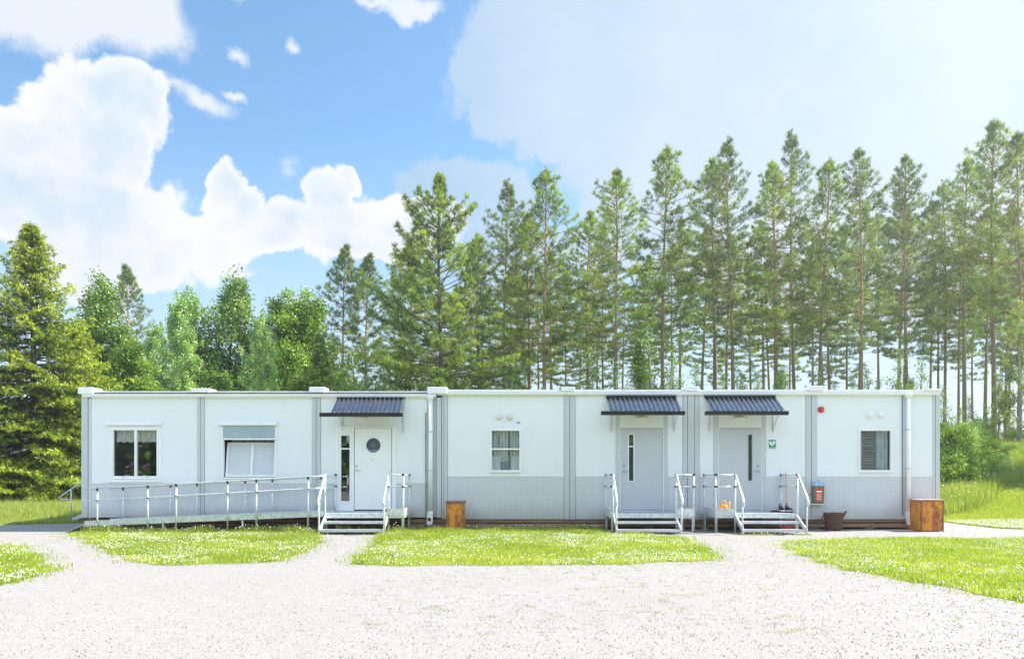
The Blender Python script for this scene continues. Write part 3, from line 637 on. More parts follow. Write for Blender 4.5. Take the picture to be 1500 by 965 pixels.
grey_door(D2, 909, 971, 921.4, 927.6, 914, 1, True); grey_door(D3, 1053.5, 1115, 1096, 1101.4, 1110, -1, False)
for p in (904.7, 1119.5): part(bx(wx(p-1.2), wx(p+1.2), -.05, -.022, wz(671.5), wz(664.5)), 'intercom', M['cream'], bevel=.006)
# wall fittings
for px_, py_ in ((731, 610.3), (747, 610.3), (1274, 607.5), (1290, 607.5)):
    part(MB().lathe([(.085, 0.0), (.085, -.02), (.06, -.065), (.03, -.07)], (wx(px_), 0, wz(py_)), 20, 'y'), 'wall_vent', M['cream' if px_ < 800 else 'trim'], smooth=True)
al = part(MB().lathe([(.08, 0), (.08, -.04), (.065, -.075), (.02, -.085)], (wx(1202.3), 0, wz(599.7)), 20, 'y'), 'alarm_sounder', M['red'], smooth=True)
part(disc((wx(1203), 0, wz(600)), .018, -.095, -.08, 10), 'sounder_button', M['orange'], al)
part(bx(wx(757), wx(762), -.02, 0, wz(619.5), wz(618.2)), 'cable_entry', M['cable'])
for px_, w_ in ((940, 8), (1083, 8), (530, 7)):
    l = part(MB().lathe([(.13, -.012), (.15, -.03), (.15, -.06), (.11, -.11), (.05, -.125)], (wx(px_), 0, 0), 20, 'y'), 'wall_lamp', M['cream'], smooth=True)
    for v in l.data.vertices: v.co.z = wz(612)+v.co.z*.36
def downpipe(px, zt, zb, cab, right):
    x = wx(px); m = MB().tube([(x, -.075, zt), (x, -.075, zb+.28)], .056, 14); m.lathe([(.056, zt-.12), (.10, zt-.01), (.10, zt+.02)], (x, -.075, 0), 14)
    d = part(m, 'downpipe', M['trim'], smooth=True)
    for z in (zt-.9, zt-1.9): part(MB().lathe([(.064, z-.02), (.064, z+.02)], (x, -.075, 0), 14).box(x-.075, x-.04, -.08, -.03, z-.015, z+.015), 'pipe_clip', M['alu'], d)
    ox = .03 if right else -.03
    part(MB().hexa([(x-.06+ox, -.17, zb), (x+.085+ox, -.17, zb), (x+.085+ox, -.02, zb), (x-.06+ox, -.02, zb), (x-.075, -.15, zb+.33), (x+.075, -.15, zb+.33), (x+.075, -.02, zb+.33), (x-.075, -.02, zb+.33)]), 'leaf_trap', M['trim'], d, bevel=.012)
    part(MB().lathe([(.045, -.175), (.03, -.168)], (x+ox+.01, 0, zb+.14), 12, 'y'), 'leaf_trap_opening', M['gapfill'], d)
    part(MB().lathe([(.06, 0), (.06, zb-.001)], (x+ox, -.09, 0), 14), 'ground_pipe', M['terracotta'], d, smooth=True)
    part(MB().tube([(x-.125, -.03, zt-.4 if not right else zt-.03), (x-.125, -.03, .35)], .012, 6), 'conduit', M['cable'], d)
downpipe(631, wz(581), .13, 0, False); downpipe(1328.5, wz(578), .12, 0, True)
# corrugated door canopies
def canopy(x0, x1, g0, g1, zr, zf, dep, gap):
    m = MB(); n = 15; per = (x1-x0)/n; up = .042
    prof = []
    for i in range(n):
        b = x0+i*per; prof += [(b, 0), (b+per*.46, 0), (b+per*.60, up), (b+per*.86, up)]
    prof.append((x1, 0))
    for (a, ha), (b, hb) in zip(prof, prof[1:]):
        for s_, off in ((1, 0), (-1, -.003)):
            m.quad((a, -.03, zr+ha+off), (b, -.03, zr+hb+off), (b, -dep, zf+hb+off), (a, -dep, zf+ha+off))
    c = part(m, 'canopy', M['navy'])
    part(bx(x0-.01, x1+.01, -.045, .0, zr-.01, zr+.045), 'canopy_flashing', M['navy2'], c)
    gm = MB(); y = -dep-.02
    pr = [(y+.05, zf-.002), (y+.06, zf-.06), (y+.02, zf-.095), (y-.045, zf-.095), (y-.085, zf-.055), (y-.085, zf+.0), (y-.072, zf), (y-.072, zf-.05), (y+.01, zf-.08), (y+.04, zf-.05), (y+.04, zf-.002)]
    nn = len(pr); gm.v += [(g0, a, b) for a, b in pr]+[(g1, a, b) for a, b in pr]
    for i in range(nn): j = (i+1) % nn; gm.f.append((i, j, nn+j, nn+i)); gm.mi.append(0)
    gm.f.append(tuple(range(nn))); gm.mi.append(0); gm.f.append(tuple(range(nn, 2*nn))); gm.mi.append(0)
    gm.box(g0, g0+.008, y-.08, y+.05, zf-.09, zf-.005).box(g1-.008, g1, y-.08, y+.05, zf-.09, zf-.005)
    part(gm, 'canopy_gutter', M['navy2'], c)
    for x in (x0+.12, x1-.04):
        b = MB(); b.tube([(x, -.03, zr-.05), (x, -dep+.03, zf-.03)], .018, 6); b.tube([(x, -.02, zf-.38), (x, -dep*.55, zf-.02)], .014, 6); b.box(x-.022, x+.022, -.026, -.005, zf-.46, zr-.04)
        part(b, 'canopy_bracket', M['galv'], c)
canopy(wx(494.5), wx(593), -4.74, -2.70, 3.37, 2.93, .75, 0)
canopy(wx(888), wx(990), 2.20, 4.26, 3.385, 2.97, .75, 0)
canopy(wx(1032), wx(1135), 4.77, 6.81, 3.385, 2.97, .75, 0)
# ------------------------------------------------------------------ things fixed to or standing by the wall
s = thing('defibrillator_sign', 'small green sign with white heart and cross right of the third door', 'sign', (wx(1131), -.01, wz(650.5)))
x0, x1, z0, z1 = wx(1126), wx(1136), wz(657.5), wz(644)
bx(x0-.012, x1+.012, -.012, -.001, z0-.012, z1+.012).build('backing', M['trim'], s)
bx(x0, x1, -.016, -.012, wz(655), z1).build('panel', M['green'], s)
cx, cz = x0+.082, wz(649.3); hp = []
for i in range(28):
    t = 2*PI*i/28; hp.append((cx+.0048*16*math.sin(t)**3, cz+.0048*(13*math.cos(t)-5*math.cos(2*t)-2*math.cos(3*t)-math.cos(4*t))))
MB().prism(hp, -.020, -.016).build('heart', M['trim'], s)
MB().prism([(cx-.008, cz+.03), (cx+.022, cz+.028), (cx+.008, cz+.005), (cx+.022, cz+.003), (cx-.006, cz-.035), (cx, cz-.005), (cx-.018, cz-.003)], -.023, -.020).build('lightning_bolt', M['green'], s)
bx(x1-.042, x1-.032, -.020, -.016, z1-.05, z1-.014).box(x1-.055, x1-.042, -.0198, -.016, z1-.037, z1-.027).box(x1-.032, x1-.019, -.0198, -.016, z1-.037, z1-.027).build('cross', M['trim'], s)
m = MB(); xx = x0+.01
for wd in (.016, .010, .014, .012, .016, .009, .013, .012, .015): m.box(xx, xx+wd, -.015, -.012, z0+.010, z0+.032); xx += wd+.006
m.build('lettering', M['green'], s)
e = thing('extinguisher_cabinet', 'olive grey fire extinguisher cabinet with pale lid and red sign on the wall', 'extinguisher cabinet', (wx(1196), -.1, wz(738)))
x0, x1, z0, z1 = wx(1188.5), wx(1203.3), wz(737), wz(712)
MB().hexa([(x0, -.16, z0), (x1, -.16, z0), (x1, -.026, z0), (x0, -.026, z0), (x0-.005, -.20, z1), (x1+.005, -.20, z1), (x1+.005, -.026, z1), (x0-.005, -.026, z1)]).build('body', M['cab'], e, bevel=.015)
MB().hexa([(x0-.015, -.215, z1+.003), (x1+.015, -.215, z1+.003), (x1+.015, -.026, z1+.003), (x0-.015, -.026, z1+.003), (x0+.01, -.17, z1+.13), (x1-.01, -.17, z1+.13), (x1, -.026, z1+.14), (x0, -.026, z1+.14)]).build('lid', M['cablid'], e, bevel=.025)
def splate(a, b, c, d, off): 
    f = lambda z: -.16-(z-z0)/(z1-z0)*.04-off
    return MB().hexa([(a, f(c)-.003, c), (b, f(c)-.003, c), (b, f(c), c), (a, f(c), c), (a, f(d)-.003, d), (b, f(d)-.003, d), (b, f(d), d), (a, f(d), d)])
sg = splate(wx(1191.3), wx(1200), wz(734), wz(714), .002).build('warning_sign', M['redorange'], e)
splate(wx(1191.8), wx(1199.6), wz(720.5), wz(718.6), .006).build('white_band', M['trim'], sg)
m = MB()
for zz in (723.5, 725.7, 728.3, 730.6):
    xx = wx(1192.3)
    while xx < wx(1199): wd = random.uniform(.008, .022); q = splate(xx, xx+wd, wz(zz+.55), wz(zz-.55), .006); n0 = len(m.v); m.v += q.v; m.f += [tuple(n0+i for i in f) for f in q.f]; m.mi += [0]*6; xx += wd+.008
m.build('printed_lines', M['trim'], sg)
bx(x0-.09, x1+.005, -.15, -.026, z0-.03, z0-.006).build('bracket', M['cream'], e)
bx(wx(1185.4), wx(1187.6), -.07, -.03, wz(724), wz(721.5)).build('seal_tag', M['petal'], e)
def bin_(name, label, x0, x1, y0, y1, ht, lidr, slope):
    b = thing(name, label, 'metal bin', ((x0+x1)/2, (y0+y1)/2, 0), 'rusty orange bins by the wall')
    bx(x0, x1, y0, y1, .02, ht).build('body', M['rust'], b, bevel=.006)
    m = MB(); o = .03; m.hexa([(x0-o, y0-o, ht+.002), (x1+o, y0-o, ht+.002), (x1+o, y1+o, ht+.002+slope), (x0-o, y1+o, ht+.002+slope), (x0-o, y0-o, ht+.035), (x1+o, y0-o, ht+.035), (x1+o, y1+o, ht+.035+slope), (x0-o, y1+o, ht+.035+slope)])
    m.build('lid', M[lidr], b, bevel=.006)
    e_ = MB()
    for xx in (x0, x1-.022): e_.box(xx-.004 if xx == x0 else xx, xx+.022 if xx == x0 else xx+.026, y0-.005, y0+.02, .0, ht)
    e_.build('corner_angle', M['rustlid'], b)
bin_('rusty_bin', 'small rusty orange bin with dark lid left of the middle bay', wx(654, -.7), wx(680, -.7), -.72, -.30, .70, 'rustlid', .02)
M['rust2'] = pbr('pale_rust', (.55, .42, .38), .5, col2=(.32, .13, .08), nscale=5)  # paler lid tone for the larger bin
bin_('rusty_bin', 'larger rusty orange bin with pale lid at the right corner of the house', 10.07, 10.62, -.85, -.30, .76, 'rust2', .0)
# wicker basket
cx, cy = wx(1221, -.45), -.45
b = thing('wicker_basket', 'dark brown wicker basket with rope handles standing on the gravel', 'basket', (cx, cy, 0))
m = MB(); rings = 17
for i in range(rings):
    z = .02+i*.026; r = .18+.05*(i/rings); m.tube([(cx+(r+.006*math.sin(a*12+i*PI))*math.cos(a), cy+(r+.006*math.sin(a*12+i*PI))*math.sin(a), z) for a in [2*PI*t/48 for t in range(49)]], .0155, 6, False)
for t in range(24):
    a = 2*PI*t/24; m.tube([(cx+.18*math.cos(a), cy+.18*math.sin(a), .01), (cx+.236*math.cos(a), cy+.236*math.sin(a), .455+.012*(t % 2))], .008, 5)
m.lathe([(.15, .012), (.15, .03)], (cx, cy, 0), 24); m.build('body', M['wicker'], b, smooth=True)
MB().lathe([(.20, .33), (.05, .37), (.02, .37)], (cx, cy, 0), 14).build('contents', M['rubber'], b)
MB().tube([(cx+.225+.09*math.sin(t), cy-.06+.1*t/PI, .36+.13*math.sin(t*.95)) for t in [PI*k/10 for k in range(11)]], .016, 6).build('handle', M['wicker'], b, smooth=True)
MB().tube([(cx-.23, cy, .40), (cx-.29, cy-.02, .36), (cx-.33, cy-.04, .24), (cx-.42, cy-.05, .16)], .014, 6).build('handle', M['wicker'], b, smooth=True)
MB().tube([(cx-.22+.44*t, cy+.02, .40+.14*math.sin(PI*t)) for t in [k/14 for k in range(15)]], .005, 5).build('wire_handle', M['galv'], b)
# ------------------------------------------------------------------ steps, landings, ramp
DZ = .47; DY = -1.25
def knob(m, p, r=.027): m.tube([(p[0]-.03, p[1], p[2]), (p[0]+.03, p[1], p[2])], r, 8)
def stairs(name, label, xl, xr, sl, sr, side, leftrail=True, board=True):
    """platform xl..xr, flight between sl..sr"""
    t = thing(name, label, 'entrance steps', ((xl+xr)/2, -.6, 0), 'galvanised entrance steps')
    part_ = lambda mb, n, m, p=t, **k: mb.build(n, M[m], p, **k)
    dk = MB().box(xl, xr, DY, -.06, DZ-.035, DZ); dkk = part_(dk, 'deck', 'grate', bevel=.003)
    fr = MB().box(xl, xr, DY-.012, DY-.001, DZ-.11, DZ+.004).box(xl-.012, xl-.001, DY-.012, -.06, DZ-.11, DZ+.004).box(xr+.001, xr+.012, DY-.012, -.06, DZ-.11, DZ+.004)
    part_(fr, 'deck_frame', 'galv')
    lx = sorted({round(q, 3) for q in (xl+.02, xr-.02)})
    for x in lx:
        for y in (DY+.025, -.12): part_(MB().tube([(x, y, 0), (x, y, DZ-.036)], .024, 8).box(x-.05, x+.05, y-.05, y+.05, 0, .008), 'leg', 'galv')
    # flight
    for i, (y, z) in enumerate(((DY-.32, .295), (DY-.64, .12))):
        part_(MB().box(sl+.035, sr-.035, y, y+.29, z-.03, z).box(sl+.035, sr-.035, y-.006, y, z-.055, z+.002), 'tread', 'alu', bevel=.003)
    for x in (sl, sr):
        a = MB(); s_ = 1 if x == sl else -1
        a.hexa([(x+.0*s_, DY-.66, .02), (x+.03*s_, DY-.66, .02), (x+.03*s_, DY, .33), (x, DY, .33), (x, DY-.66, .13), (x+.03*s_, DY-.66, .13), (x+.03*s_, DY, .46), (x, DY, .46)])
        part_(a, 'stringer', 'galv')
        part_(MB().tube([(x, DY-.62, 0), (x, DY-.62, .86)], .022, 8), 'post', 'galv', smooth=True)
        part_(MB().tube([(x, DY-.02, 0 if x not in (xl, xr) else .0), (x, DY-.02, 1.39)], .022, 8), 'post', 'galv', smooth=True)
        h = MB(); h.tube([(x, DY+.02, 1.40), (x, DY-.05, 1.395), (x, DY-.58, .90), (x, DY-.68, .80), (x, DY-.72, .74), (x, DY-.70, .69), (x, DY-.63, .68)], .030, 10)
        part_(h, 'handrail', 'alu', smooth=True)
    def rail(p, q, zs=(1.40, 1.115)):
        for z in zs:
            r_ = MB().tube([(p[0], p[1], z), (q[0], q[1], z)], .019, 8); rr = part_(r_, 'rail', 'galv', smooth=True)
            for e_ in (p, q): k = MB(); knob(k, (e_[0], e_[1], z)); part_(k, 'fitting', 'black', rr)
    def pst(x, y): part_(MB().tube([(x, y, 0), (x, y, 1.40)], .022, 8), 'post', 'galv', smooth=True)
    if leftrail:
        pst(xl, -.12); rail((xl, DY), (xl, -.12))
        if sl-xl > .3: pst(xl, DY); rail((xl, DY), (sl, DY-.02))
        part_(MB().box(xl-.03, xl-.014, DY, -.06, DZ-.06, DZ+.12), 'toe_board', 'galv')
        if sl-xl > .3: part_(MB().box(xl-.014, sl-.03, DY-.03, DY-.014, DZ-.06, DZ+.12), 'toe_board', 'galv')
    pst(xr, -.12); rail((xr, DY), (xr, -.12))
    if xr-sr > .25:
        pst(xr, DY); rail((sr, DY-.02), (xr, DY)); part_(MB().box(sr+.03, xr+.014, DY-.03, DY-.014, DZ-.06, DZ+.12), 'toe_board', 'galv')
    part_(MB().box(xr+.014, xr+.03, DY, -.06, DZ-.06, DZ+.12), 'toe_board', 'galv')
    return t
stairs('entrance_steps', 'galvanised entrance steps before the white door with round window, joined to the ramp', -4.50, -2.62, -4.50, -2.98, 1, leftrail=False)
stairs('entrance_steps', 'galvanised entrance steps before the middle grey door, flight at left of landing', 2.40, 4.38, 2.43, 3.95, 1)
stairs('entrance_steps', 'galvanised entrance steps before the right grey door, flight at right of landing', 4.91, 6.87, 5.37, 6.87, -1)
# the ramp
RX0, RX1 = -10.25, -4.53
def rz(x): return .235+(x-RX0)/(RX1-RX0)*(DZ-.235)
t = thing('access_ramp', 'long galvanised wheelchair ramp with rails rising along the left bays', 'ramp', (-7.4, -.75, 0))
yf, yb = -1.35, -.15
def slab(x0, x1, y0, y1, lo, hi): return MB().hexa([(x0, y0, rz(x0)+lo), (x1, y0, rz(x1)+lo), (x1, y1, rz(x1)+lo), (x0, y1, rz(x0)+lo), (x0, y0, rz(x0)+hi), (x1, y0, rz(x1)+hi), (x1, y1, rz(x1)+hi), (x0, y1, rz(x0)+hi)])
cuts = [RX0, -8.38, -6.47, RX1]
for a, b in zip(cuts, cuts[1:]):
    slab(a+.004, b-.004, yf+.02, yb-.02, -.03, 0).build('deck', M['grate'], t); slab(a+.004, b-.004, yf, yf+.014, -.07, .055).build('side_beam', M['galv'], t); slab(a+.004, b-.004, yb-.014, yb, -.07, .055).build('side_beam', M['galv'], t)
MB().hexa([(RX0-.45, yf+.02, .012), (RX0, yf+.02, rz(RX0)-.03), (RX0, yb-.02, rz(RX0)-.03), (RX0-.45, yb-.02, .012), (RX0-.45, yf+.02, .022), (RX0, yf+.02, rz(RX0)-.003), (RX0, yb-.02, rz(RX0)-.003), (RX0-.45, yb-.02, .022)]).build('tip_plate', M['grate'], t)
PXS = (-9.93, -8.72, -8.04, -6.81, -6.12, -4.88)
for y in (yf-.02, yb+.02):
    for x in PXS:
        zt = 1.07+(x+9.93)*.0545
        p = MB().tube([(x, y, 0), (x, y, zt-.03)], .021, 8).build('post', M['galv'], t, smooth=True)
        MB().tube([(x, y, zt-.055), (x, y, zt+.012)], .026, 8).build('fitting', M['black'], p); MB().tube([(x, y, zt-.30), (x, y, zt-.268)], .025, 8).build('fitting', M['black'], p)
    for dz in (0, -.285):
        e = -4.50 if y < -1 else -4.50
        x0_ = RX0-.05; f = lambda x: 1.075+(x+9.93)*.0545+dz
        MB().tube([(x0_, y, f(x0_)), (-6.5, y, f(-6.5)), (-4.85, y, f(-4.85)), (e, y, min(1.40, f(e)))], .018, 8).build('rail', M['alu'] if dz == 0 else M['galv'], t, smooth=True)
for x in (-9.9, -8.38, -6.47, -4.9):
    for y in (yf+.05, yb-.05): MB().box(x-.02, x+.02, y-.02, y+.02, 0, rz(x)-.031).build('leg', M['galv'], t)
MB().tube([(-4.50, yb+.02, 0), (-4.50, yb+.02, 1.40)], .021, 8).build('post', M['galv'], t, smooth=True)
for z_ in (1.40, 1.115): m = MB(); knob(m, (-4.50, yb+.02, z_)); m.build('fitting', M['black'], t)
# side entrance behind the left corner
t = thing('side_steps', 'short steel steps with sloping rail behind the left corner of the house', 'side steps', (-12, 3.6, 0), None)
MB().box(-12.45, HX0-.03, 3.05, 4.3, .42, .47).build('deck', M['grate'], t)
for i in range(2): MB().box(-12.75-.3*i, -12.47-.3*i, 3.08, 4.27, .265-.16*i, .295-.16*i).build('tread', M['alu'], t)
for y in (3.02, 4.33):
    MB().tube([(-12.25, y, 1.42), (-12.5, y, 1.36), (-13.32, y, .80), (-13.38, y, .74), (-13.33, y, .69), (-13.04, y, .68)], .024, 8).build('handrail', M['galv'], t, smooth=True)
    MB().tube([(-13.04, y, 0), (-13.04, y, .97)], .022, 8).build('post', M['galv'], t, smooth=True); MB().tube([(-12.40, y, 0), (-12.40, y, 1.38)], .022, 8).build('post', M['galv'], t, smooth=True)
    MB().hexa([(-13.1, y, .0), (-12.4, y, .30), (-12.4, y+.03, .30), (-13.1, y+.03, .0), (-13.1, y, .10), (-12.4, y, .44), (-12.4, y+.03, .44), (-13.1, y+.03, .10)]).build('stringer', M['galv'], t)
for y in (3.1, 4.25): MB().tube([(HX0-.2, y, 0), (HX0-.2, y, .42)], .022, 8).build('leg', M['galv'], t)
# ------------------------------------------------------------------ small belongings
cx, cy, z = wx(1061, -1.0), -1.02, DZ+.001
w = thing('watering_can', 'orange plastic watering can on the landing by the right door', 'watering can', (cx, cy, z))
m = MB(); m.lathe([(.095, z), (.105, z+.02), (.10, z+.17), (.085, z+.20), (.05, z+.205)], (cx-.02, cy, 0), 20); m.build('body', M['orange'], w, smooth=True)
MB().tube([(cx-.09, cy, z+.17), (cx-.075, cy, z+.25), (cx-.03, cy, z+.30), (cx+.025, cy, z+.28), (cx+.05, cy, z+.20)], .017, 8).build('handle', M['orange'], w, smooth=True)
MB().tube([(cx+.065, cy, z+.05), (cx+.105, cy, z+.13), (cx+.12, cy, z+.27)], [.036, .026, .018], 10).build('spout', M['orange'], w, smooth=True)
xa = wx(1132, -.75); xb = wx(1164, -.75)
MB().hexa([(xa, -.55, DZ+.001), (xb, -1.0, DZ+.001), (xb+.08, -.55, DZ+.001), (xa+.25, -.25, DZ+.001), (xa, -.55, DZ+.035), (xb, -1.0, DZ+.03), (xb+.08, -.55, DZ+.035), (xa+.25, -.25, DZ+.04)]).build('door_mat', M['rubber'], None, label='black rubber door mat on the right landing under the shoes', cat='door mat')
def shoe(x, y, lab):
    t = thing('shoe', lab, 'shoe', (x, y, DZ+.036), 'pair of dark shoes on the mat'); z = DZ+.038
    m = MB(); prof = [(-.15, .045, .05), (-.11, .052, .075), (-.04, .05, .105), (.03, .047, .15), (.09, .045, .165), (.125, .03, .15)]
    rings = []
    for (yy, hw, hh) in prof:
        rings.append(len(m.v)); m.v += [(x+hw*math.cos(a)*(1 if math.sin(a) < .3 else .8), y+yy, z+.02+max(0, hh*math.sin(a)) if math.sin(a) > 0 else z+.02) for a in [PI*k/8 for k in range(9)]]
    for a, b in zip(rings, rings[1:]):
        for k in range(8): m.f.append((a+k, a+k+1, b+k+1, b+k)); m.mi.append(0)
    m.f.append(tuple(range(rings[0], rings[0]+9))); m.mi.append(0); m.f.append(tuple(range(rings[-1], rings[-1]+9))); m.mi.append(0)
    m.build('upper', M['shoe'], t, smooth=True)
    MB().prism([(x-.05, z), (x+.05, z), (x+.052, z+.022), (x-.052, z+.022)], y-.155, y+.13).build('sole', M['trim'], t)
    MB().tube([(x-.03, y-.03, z+.115), (x+.03, y-.03, z+.115)], .007, 5).tube([(x-.03, y+.0, z+.14), (x+.03, y+.0, z+.14)], .007, 5).build('laces', M['trim'], t)
shoe(wx(1144.5, -.72), -.72, 'left shoe of the dark pair standing on the door mat'); shoe(wx(1153.5, -.72), -.74, 'right shoe of the dark pair standing on the door mat')
x = 6.97; t = thing('broom', 'long handled broom with orange pole leaning beside the right steps', 'broom', (x, -.24, 0))
MB().tube([(x, -.26, .07), (x+.01, -.15, 1.46)], .013, 8).build('pole', M['stick'], t); MB().box(x-.18, x+.16, -.30, -.20, .04, .09).build('head', M['red'], t, bevel=.01)
MB().box(x-.17, x+.15, -.31, -.19, .002, .04).build('bristles', M['cream'], t)
for (px, py, c) in ((188, 681, 'petal'), (214, 683, 'petal')):
    x, y, z = wx(px, .2), .22, wz(700); t = thing('potted_orchid', 'pink orchid in white pot behind the %s pane of the leftmost window' % ('left' if px < 200 else 'right'), 'pot plant', (x, y, z), 'orchids in the leftmost window')
    MB().lathe([(.05, z-.02), (.065, z+.09), (.055, z+.09)], (x-.03, y, 0), 14).build('pot', M['pot'], t); MB().tube([(x-.03, y, z+.08), (x-.05, y, z+.25), (x, y, z+.36), (x+.05, y, z+.33)], .005, 5).build('stem', M['leafgreen'], t)
    m = MB()
    for k in range(6): a = random.uniform(-.05, .07); m.lathe([(.004, 0), (.019, .004), (.017, .012), (.004, .014)], (x+a*1.3, y-.02+random.uniform(-.02, .02), z+.28+(a+.05)*.8+random.uniform(-.035, .04)), 6, 'y')
    m.build('petals', M[c], t)
    m = MB()
    for k in range(5):
        a = k*1.25; m.hexa([(x-.03, y, z+.09), (x-.02, y, z+.09), (x-.02+.14*math.cos(a), y+.05*math.sin(a), z+.14), (x-.03+.14*math.cos(a), y+.05*math.sin(a), z+.14), (x-.03, y, z+.1), (x-.02, y, z+.1), (x-.02+.14*math.cos(a), y+.05*math.sin(a), z+.15), (x-.03+.14*math.cos(a), y+.05*math.sin(a), z+.15)])
    m.build('leaves', M['leafgreen'], t)
# ================================================================== TREES
class Fol:
    """collects tuft positions/directions, then makes blade triangles or leaf kites"""
    def __init__(s): s.P = []; s.D = []; s.R = []
    def add(s, p, d, r): s.P.append(p); s.D.append(d); s.R.append(r)
    def make(s, name, mat, k, L, W, spread, up=.15, leaf=False, jit=.04, rng=None, lvar=.35):
        rng = rng or np.random.default_rng(5)
        P = np.array(s.P, float); D = np.array(s.D, float); R = np.array(s.R, float)
        P = np.repeat(P, k, 0)+rng.normal(0, jit, (len(P)*k, 3)); D = unit(np.repeat(unit(D), k, 0)*(1-spread)+rng.normal(0, .6, (len(P), 3))*spread*1.6+np.array([0, 0, up]))
        n = len(P); l = L*(1-lvar+2*lvar*rng.random(n))[:, None]; w = W*(.7+.6*rng.random(n))[:, None]
        S = unit(np.cross(D, rng.normal(0, 1, (n, 3))))*w
        r = np.clip(np.repeat(R, k)+rng.normal(0, .16, n), 0, 1)
        if leaf:
            V = np.stack([P, P+D*l*.45+S*.5, P+D*l, P+D*l*.5-S*.5], 1).reshape(-1, 3); return soup(name, V, 4, r, mat)
        V = np.stack([P-S*.5, P+S*.5, P+D*l], 1).reshape(-1, 3); return soup(name, V, 3, r, mat)
def trunk_pts(rng, H, wob, n=12):
    a = rng.uniform(0, 6.28); b = rng.uniform(0, 6.28)
    return [(wob*math.sin(a+i/n*4)*i/n, wob*math.sin(b+i/n*3.3)*i/n, H*i/n-(.3 if i == 0 else 0)) for i in range(n+1)]
def at(pts, z):
    for p, q in zip(pts, pts[1:]):
        if q[2] >= z: t = (z-p[2])/(q[2]-p[2]); return (p[0]+(q[0]-p[0])*t, p[1]+(q[1]-p[1])*t, z)
    return pts[-1]
def wood_mesh(mb, name, mat):
    me = bpy.data.meshes.new(name); me.from_pydata(mb.v, [], mb.f); me.materials.append(mat)
    for p in me.polygons: p.use_smooth = True
    return me
def make_pine(seed, H, cb, R, dense, mat, shape=.8, r0=.13, fk=11, bark='pinebark'):
    rng = random.Random(seed); nrg = np.random.default_rng(seed)
    tp = trunk_pts(rng, H, .22); w = MB(); f = Fol()
    w.tube(tp, [r0*(1-.9*i/12)+.012 for i in range(13)], 8)
    z = H*cb
    # dead snags under the crown
    for i in range(10):
        zz = H*rng.uniform(.12, cb); a = rng.uniform(0, 6.28); p = at(tp, zz); l = rng.uniform(.3, 1.0)
        w.tube([p, (p[0]+l*math.cos(a), p[1]+l*math.sin(a), zz+rng.uniform(-.1, .15))], [.015, .006], 4)
    side = [rng.uniform(.8, 1.2) for _ in range(8)]
    while z < H-.25:
        t = (z-H*cb)/(H*(1-cb)); prof = (1-math.exp(-(H-z)/(shape*1.45*R)))*1.06*min(1, .18+(H-z)*.40)*min(1, .6+2.0*t)*(1+.22*math.sin(z*2.3+seed)); nb = rng.choice((4, 5, 5, 6)) if t < .85 else rng.choice((3, 4))
        a0 = rng.uniform(0, 6.28)
        for b in range(nb):
            if rng.random() > dense: continue
            a = a0+b*2*PI/nb+rng.uniform(-.4, .4); L = R*prof*rng.uniform(.5, 1.1)*side[int(a/(2*PI)*8) % 8]+.10
            el = math.radians(-8+30*t+22*t*t+rng.uniform(-7, 9)); zz = z+rng.uniform(-.15, .15); o = at(tp, min(zz, H-.05)); ns = max(3, int(L/.28)); pts = [o]; aa = a
            seg = L/ns
            for s in range(ns):
                e2 = el+.32*(s/ns)**1.5; aa += rng.uniform(-.13, .13); q = pts[-1]
                pts.append((q[0]+seg*math.cos(aa)*math.cos(e2), q[1]+seg*math.sin(aa)*math.cos(e2), q[2]+seg*math.sin(e2)))
            w.tube(pts, [max(.006, (.008+.009*L)*(1-.85*i/ns)) for i in range(ns+1)], 4, False)
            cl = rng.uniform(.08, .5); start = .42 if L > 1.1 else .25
            for s in range(ns+1):
                u = s/ns
                if u < start: continue
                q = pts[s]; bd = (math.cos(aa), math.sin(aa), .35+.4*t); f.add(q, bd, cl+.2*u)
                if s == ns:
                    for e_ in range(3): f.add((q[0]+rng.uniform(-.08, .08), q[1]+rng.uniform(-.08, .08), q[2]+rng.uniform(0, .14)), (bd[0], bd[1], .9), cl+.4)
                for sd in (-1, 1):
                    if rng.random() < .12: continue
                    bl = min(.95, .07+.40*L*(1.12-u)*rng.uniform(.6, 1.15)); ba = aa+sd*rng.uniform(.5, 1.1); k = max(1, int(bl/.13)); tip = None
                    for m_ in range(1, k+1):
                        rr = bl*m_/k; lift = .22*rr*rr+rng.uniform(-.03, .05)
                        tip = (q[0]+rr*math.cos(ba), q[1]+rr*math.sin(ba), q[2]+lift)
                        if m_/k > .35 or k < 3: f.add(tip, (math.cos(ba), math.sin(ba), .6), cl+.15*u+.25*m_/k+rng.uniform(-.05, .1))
                    if bl > .35: w.tube([q, tip], [.007, .004], 3, False)
        z += rng.uniform(.36, .56)*(1.0 if t < .7 else .66)
    for k in range(5): f.add((tp[-1][0]+rng.uniform(-.03, .03), tp[-1][1], H-.12*k), (0, 0, 1), .6)
    return wood_mesh(w, 'trunk', M[bark]), f.make('crown', mat, fk, .20, .030, .44, .32, jit=.045, rng=nrg), H
